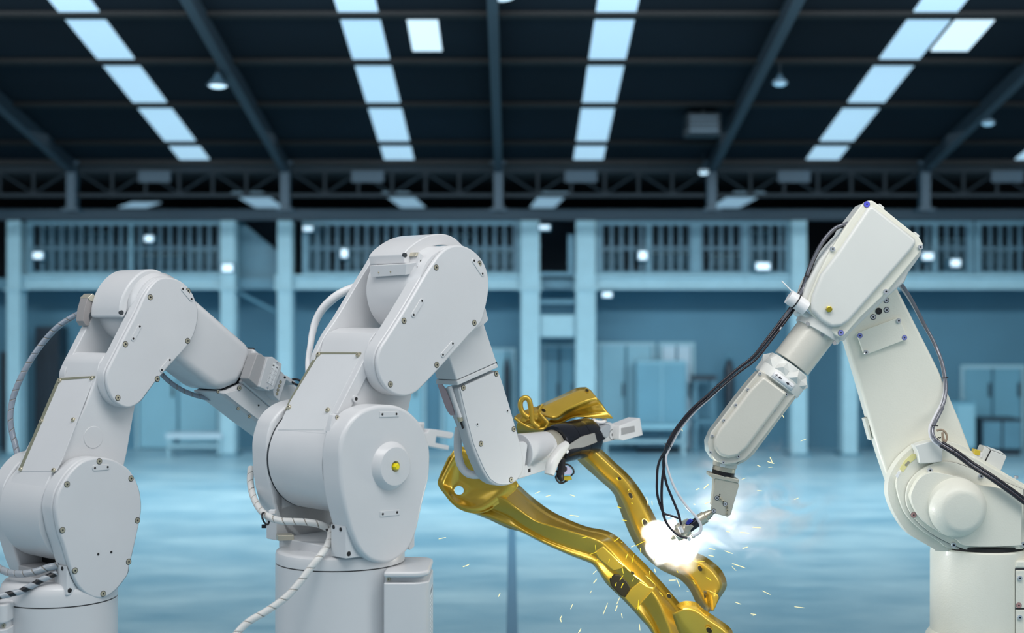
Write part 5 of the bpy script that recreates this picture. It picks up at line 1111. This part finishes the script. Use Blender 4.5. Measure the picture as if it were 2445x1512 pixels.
for (x, y, a, b_) in ((1185, 477, 22, 14), (1598, 287, 18, 12)): hole(tp, Z5((x, y))[0], a/3.979, b_/3.979, 7.455 if x < 1300 else 7.50, 0.5)
hole(rb, Z6((2108, 1210))[0], 8/3.273, 30/3.273, 7.225, 0.1)
pk = prism('pocket_shade', gf_, Z6((1362, 1095), (1400, 1058), (1440, 1062), (1500, 1120), (1525, 1165), (1480, 1235), (1440, 1215), (1370, 1140)), -0.075, -0.11, M['golddark'], fb, 0.004)
pk['label'] = 'pocket with its shade painted dark'
prism('saddle_plate', gf_, Z6((1478, 1240), (1530, 1165), (1600, 1110), (1660, 1150), (1710, 1160), (1640, 1250), (1560, 1330)), -0.06, -0.08, G, fb, 0.006)
prism('gusset', gf_, Z6((1240, 880), (1310, 830), (1440, 955), (1480, 985), (1460, 1010), (1390, 1030), (1270, 930)), -0.085, -0.10, G, fb, 0.008)
tube('weld_bead', [P(*p, 7.055) for p in Z6((1560, 1325), (1650, 1230), (1715, 1150), (1690, 1110), (1640, 1065))], 0.0035, G, fb, seg=8)
# stand below the picture that carries the frame
stn = thing('welding_stand', Vector((ox.x, 7.15, 0)), 'dark steel welding stand carrying the lower end of the gold frame', 'stand')
boxes_mesh('base_plate', [(ox.x-0.4, ox.x+0.4, 6.85, 7.45, 0, 0.03)], M['truss'], stn, 0.004)
boxes_mesh('post', [(ox.x-0.07, ox.x+0.07, 7.08, 7.22, 0.03, 0.52)], M['truss'], stn, 0.004)
boxes_mesh('clamp', [(ox.x-0.16, ox.x+0.16, 7.0, 7.24, 0.5, 0.635)], M['truss'], stn, 0.006)
# ================================================================== WELD
ac = P(1596, 1296, 7.10)
d = bpy.data.lights.new('arc_light', 'POINT'); d.energy = 8; d.color = (1.0, 0.97, 0.86); d.shadow_soft_size = 0.05
al = bpy.data.objects.new('arc_light', d); COL.objects.link(al); al.location = P(1590, 1292, 6.92)
def vol_mat(name): 
    m = bpy.data.materials.new(name); m.use_nodes = True; nt = m.node_tree; nt.nodes.clear()
    o = nt.nodes.new('ShaderNodeOutputMaterial'); return m, nt, o
def mth(nt, op, a, b_=None, c=None, clamp=False):
    n_ = nt.nodes.new('ShaderNodeMath'); n_.operation = op; n_.use_clamp = clamp
    for i, v in enumerate((a, b_, c)):
        if v is None: continue
        if isinstance(v, (int, float)): n_.inputs[i].default_value = v
        else: nt.links.new(v, n_.inputs[i])
    return n_.outputs[0]
d = bpy.data.lights.new('smoke_fill_spot', 'SPOT'); d.energy = 30; d.color = (0.93, 0.96, 1.0); d.shadow_soft_size = 0.05; d.spot_size = math.radians(105); d.spot_blend = 0.6  # extra spot added to light the smoke, apart from the arc
al = bpy.data.objects.new('smoke_fill_spot', d); COL.objects.link(al); al.location = P(1640, 1300, 7.12); al.rotation_euler = (P(1900, 1150, 7.35)-al.location).to_track_quat('-Z', 'Y').to_euler()
# bright burning gas and vapour round the arc: lumps (centre, radius) in metres from the arc
m, nt, o = vol_mat('arc_vapour'); tc = nt.nodes.new('ShaderNodeTexCoord')
nz = nt.nodes.new('ShaderNodeTexNoise'); nz.inputs['Scale'].default_value = 11; nz.inputs['Detail'].default_value = 3
nt.links.new(tc.outputs['Object'], nz.inputs['Vector'])
sc_ = nt.nodes.new('ShaderNodeVectorMath'); sc_.operation = 'MULTIPLY_ADD'; sc_.inputs[1].default_value = (0.10,)*3; sc_.inputs[2].default_value = (-0.05,)*3
nt.links.new(nz.outputs['Color'], sc_.inputs[0])
ad = nt.nodes.new('ShaderNodeVectorMath'); ad.operation = 'ADD'; nt.links.new(tc.outputs['Object'], ad.inputs[0]); nt.links.new(sc_.outputs[0], ad.inputs[1])
def lump(px, py, r, k, pw=1.0):
    c = P(px, py, 7.02)-ac; v = nt.nodes.new('ShaderNodeVectorMath'); v.operation = 'DISTANCE'; nt.links.new(ad.outputs[0], v.inputs[0]); v.inputs[1].default_value = c
    t = mth(nt, 'MULTIPLY_ADD', v.outputs['Value'], -1/r, 1.0, True); t = mth(nt, 'POWER', t, pw); return mth(nt, 'MULTIPLY', t, k)
e = lump(1592, 1292, 0.115, 110, 0.8)
for a in ((1625, 1305, 0.095, 60, 0.9), (1562, 1280, 0.075, 60, 0.9), (1605, 1335, 0.06, 14, 0.8), (1635, 1340, 0.07, 9, 0.8), (1610, 1295, 0.19, 3.5, 1.5), (1670, 1290, 0.12, 5, 1.3)): e = mth(nt, 'ADD', e, lump(*a))
em = nt.nodes.new('ShaderNodeEmission'); em.inputs['Color'].default_value = (1.0, 0.985, 0.93, 1); nt.links.new(e, em.inputs['Strength'])
ab = nt.nodes.new('ShaderNodeVolumeScatter'); ab.inputs['Color'].default_value = (0.95, 0.95, 0.95, 1); nt.links.new(mth(nt, 'MULTIPLY', e, 0.14), ab.inputs['Density'])
sm = nt.nodes.new('ShaderNodeAddShader'); nt.links.new(em.outputs[0], sm.inputs[0]); nt.links.new(ab.outputs[0], sm.inputs[1]); nt.links.new(sm.outputs[0], o.inputs['Volume'])
def dom(name, c, r3, mt):
    bm = bmesh.new(); bmesh.ops.create_icosphere(bm, subdivisions=3, radius=1.0)
    for v in bm.verts: v.co = Vector((v.co.x*r3[0], v.co.y*r3[1], v.co.z*r3[2]))
    me = bpy.data.meshes.new(name); bm.to_mesh(me); bm.free(); me.materials.append(mt)
    o_ = bpy.data.objects.new(name, me); o_.location = c; COL.objects.link(o_); return o_
fl_ = dom('weld_flare', ac, (0.30, 0.20, 0.25), m)
tag(fl_, 'blinding white weld flare and vapour cloud under the torch tip', 'weld flare', kind='stuff')
# drifting smoke
m, nt, o = vol_mat('weld_smoke'); tc = nt.nodes.new('ShaderNodeTexCoord')
mp2 = nt.nodes.new('ShaderNodeMapping'); mp2.inputs['Scale'].default_value = (2.2, 2.2, 3.2); mp2.inputs['Rotation'].default_value = (0, -0.35, 0); nt.links.new(tc.outputs['Object'], mp2.inputs['Vector'])
nz = nt.nodes.new('ShaderNodeTexNoise'); nz.inputs['Scale'].default_value = 1.7; nz.inputs['Detail'].default_value = 5; nz.inputs['Distortion'].default_value = 1.6; nt.links.new(mp2.outputs[0], nz.inputs['Vector'])
rg_ = mth(nt, 'MULTIPLY_ADD', nz.outputs['Fac'], 7.0, -3.35, True)
g_c = nt.nodes.new('ShaderNodeVectorMath'); g_c.operation = 'MULTIPLY'; nt.links.new(tc.outputs['Object'], g_c.inputs[0]); g_c.inputs[1].default_value = (1/0.62, 1/0.25, 1/0.38)
ln = nt.nodes.new('ShaderNodeVectorMath'); ln.operation = 'LENGTH'; nt.links.new(g_c.outputs[0], ln.inputs[0])
fo = mth(nt, 'MULTIPLY_ADD', ln.outputs['Value'], -1.15, 1.1, True)
sp2 = nt.nodes.new('ShaderNodeSeparateXYZ'); nt.links.new(tc.outputs['Object'], sp2.inputs[0])
nr = mth(nt, 'MULTIPLY_ADD', sp2.outputs['X'], -1.6, 0.55, True)
dn = mth(nt, 'MULTIPLY', mth(nt, 'MULTIPLY', rg_, fo), mth(nt, 'MULTIPLY_ADD', nr, 9.0, 1.6))
vs_ = nt.nodes.new('ShaderNodeVolumeScatter'); vs_.inputs['Color'].default_value = (0.97, 0.98, 1, 1); nt.links.new(dn, vs_.inputs['Density']); nt.links.new(vs_.outputs[0], o.inputs['Volume'])
smk = dom('welding_smoke', P(1840, 1200, 7.30), (0.66, 0.26, 0.40), m)
tag(smk, 'thin white smoke drifting right of the weld, between torch and welding robot base', 'smoke', kind='stuff')
# ================================================================== SPARKS
S6 = [(22, 778, 83, 764), (215, 996, 266, 972), (775, 422, 820, 404), (860, 446, 902, 434), (1050, 430, 1090, 444), (1048, 591, 1122, 600), (490, 1230, 505, 1200), (1055, 1325, 1072, 1285), (975, 1395, 982, 1428), (1115, 1512, 1136, 1486),
      (1228, 1052, 1260, 1020), (1232, 1124, 1262, 1088), (1205, 1205, 1220, 1180), (1308, 1370, 1346, 1276), (1416, 1286, 1440, 1232), (1452, 1358, 1460, 1396), (1592, 1440, 1598, 1496), (1405, 1340, 1422, 1294), (1822, 1100, 1880, 1098), (1882, 1084, 1912, 1156),
      (2316, 968, 2422, 1004), (2314, 990, 2350, 1026), (2258, 870, 2322, 892), (2132, 906, 2172, 914), (2132, 848, 2186, 862), (2270, 718, 2302, 724), (2378, 724, 2422, 728), (2400, 850, 2422, 844), (2340, 1270, 2388, 1288), (2104, 502, 2146, 488), (2096, 384, 2136, 350), (2036, 392, 2062, 382),
      (1690, 480, 1694, 515), (1648, 445, 1662, 520), (1712, 1010, 1718, 1040), (1528, 840, 1560, 826), (2016, 505, 2030, 508), (1960, 1184, 1978, 1186)]
Y6 = [(1198, 902, 1262, 876), (1248, 822, 1252, 870), (1142, 770, 1186, 760), (1240, 948, 1272, 938), (1353, 962, 1359, 932), (1370, 1042, 1374, 1084), (1460, 1005, 1468, 1050), (1440, 1100, 1466, 1060), (1404, 1146, 1414, 1116), (1450, 1160, 1468, 1120),
      (1580, 1332, 1588, 1250), (1750, 1190, 1776, 1222), (2050, 956, 2106, 950), (2114, 1074, 2156, 1104), (2010, 1100, 2030, 1132), (1882, 1016, 1896, 1042), (1672, 1028, 1676, 1058), (1486, 932, 1500, 894), (1420, 524, 1454, 536), (1458, 628, 1496, 634),
      (1412, 296, 1428, 322), (1507, 400, 1512, 388), (1530, 494, 1540, 500), (1600, 846, 1604, 884), (1706, 912, 1712, 950), (1538, 1110, 1548, 1084), (1395, 796, 1440, 764), (1562, 832, 1640, 790), (1532, 968, 1550, 900), (1448, 800, 1460, 808)]
S2 = [(745, 1278, 808, 1282), (660, 1312, 724, 1320), (564, 1306, 592, 1312), (552, 1442, 610, 1462), (676, 1424, 718, 1414), (440, 1474, 478, 1480), (778, 1023, 816, 1026), (850, 822, 898, 836), (868, 790, 886, 832), (856, 862, 888, 860), (1080, 680, 1124, 664), (946, 482, 966, 520), (250, 590, 262, 612), (414, 1114, 452, 1102), (408, 1008, 442, 978), (336, 1116, 350, 1119), (778, 846, 804, 858), (1036, 1086, 1068, 1074), (672, 946, 702, 934)]
rs = random.Random(3)
allS = [(Z6, s, 'spark') for s in S6]+[(Z6, s, 'sparky') for s in Y6]+[(R2, s, 'spark') for s in S2]
fx = [(1805, 1468, 1797, 1470), (1896, 1449, 1922, 1452), (1820, 1411, 1840, 1421), (1792, 1466, 1806, 1468), (1336, 1480, 1342, 1470), (1382, 1510, 1388, 1500), (1105, 1354, 1120, 1349)]
gid = lambda *p: [((q[0], q[1])) for q in p]
allS += [(gid, s, 'spark') for s in fx]
lab = {'spark': 'small pale yellow-white spark streaking through the air near the weld', 'sparky': 'small saturated yellow spark flying in front of the gold frame'}
grp = {'spark': 'pale welding sparks', 'sparky': 'yellow welding sparks over the gold frame'}
for Zt, s, mt in allS:
    a = Zt((s[0], s[1]))[0]; b_ = Zt((s[2], s[3]))[0]; Y = 6.88+rs.uniform(-0.06, 0.08) if mt == 'sparky' else 7.0+rs.uniform(-0.15, 0.15)
    A_ = P(a[0], a[1], Y); B_ = P(b_[0], b_[1], Y+rs.uniform(-0.02, 0.02)); mid_ = A_.lerp(B_, 0.5)
    r = 0.0012+rs.uniform(0, 0.0011)
    o_ = lathe('spark', A_-mid_, B_-A_, [(0, r*0.3), ((B_-A_).length*0.12, r), ((B_-A_).length*0.8, r), ((B_-A_).length, r*0.3)], M[mt], None, 8)
    o_.location = mid_; tag(o_, lab[mt], 'spark', grp[mt])
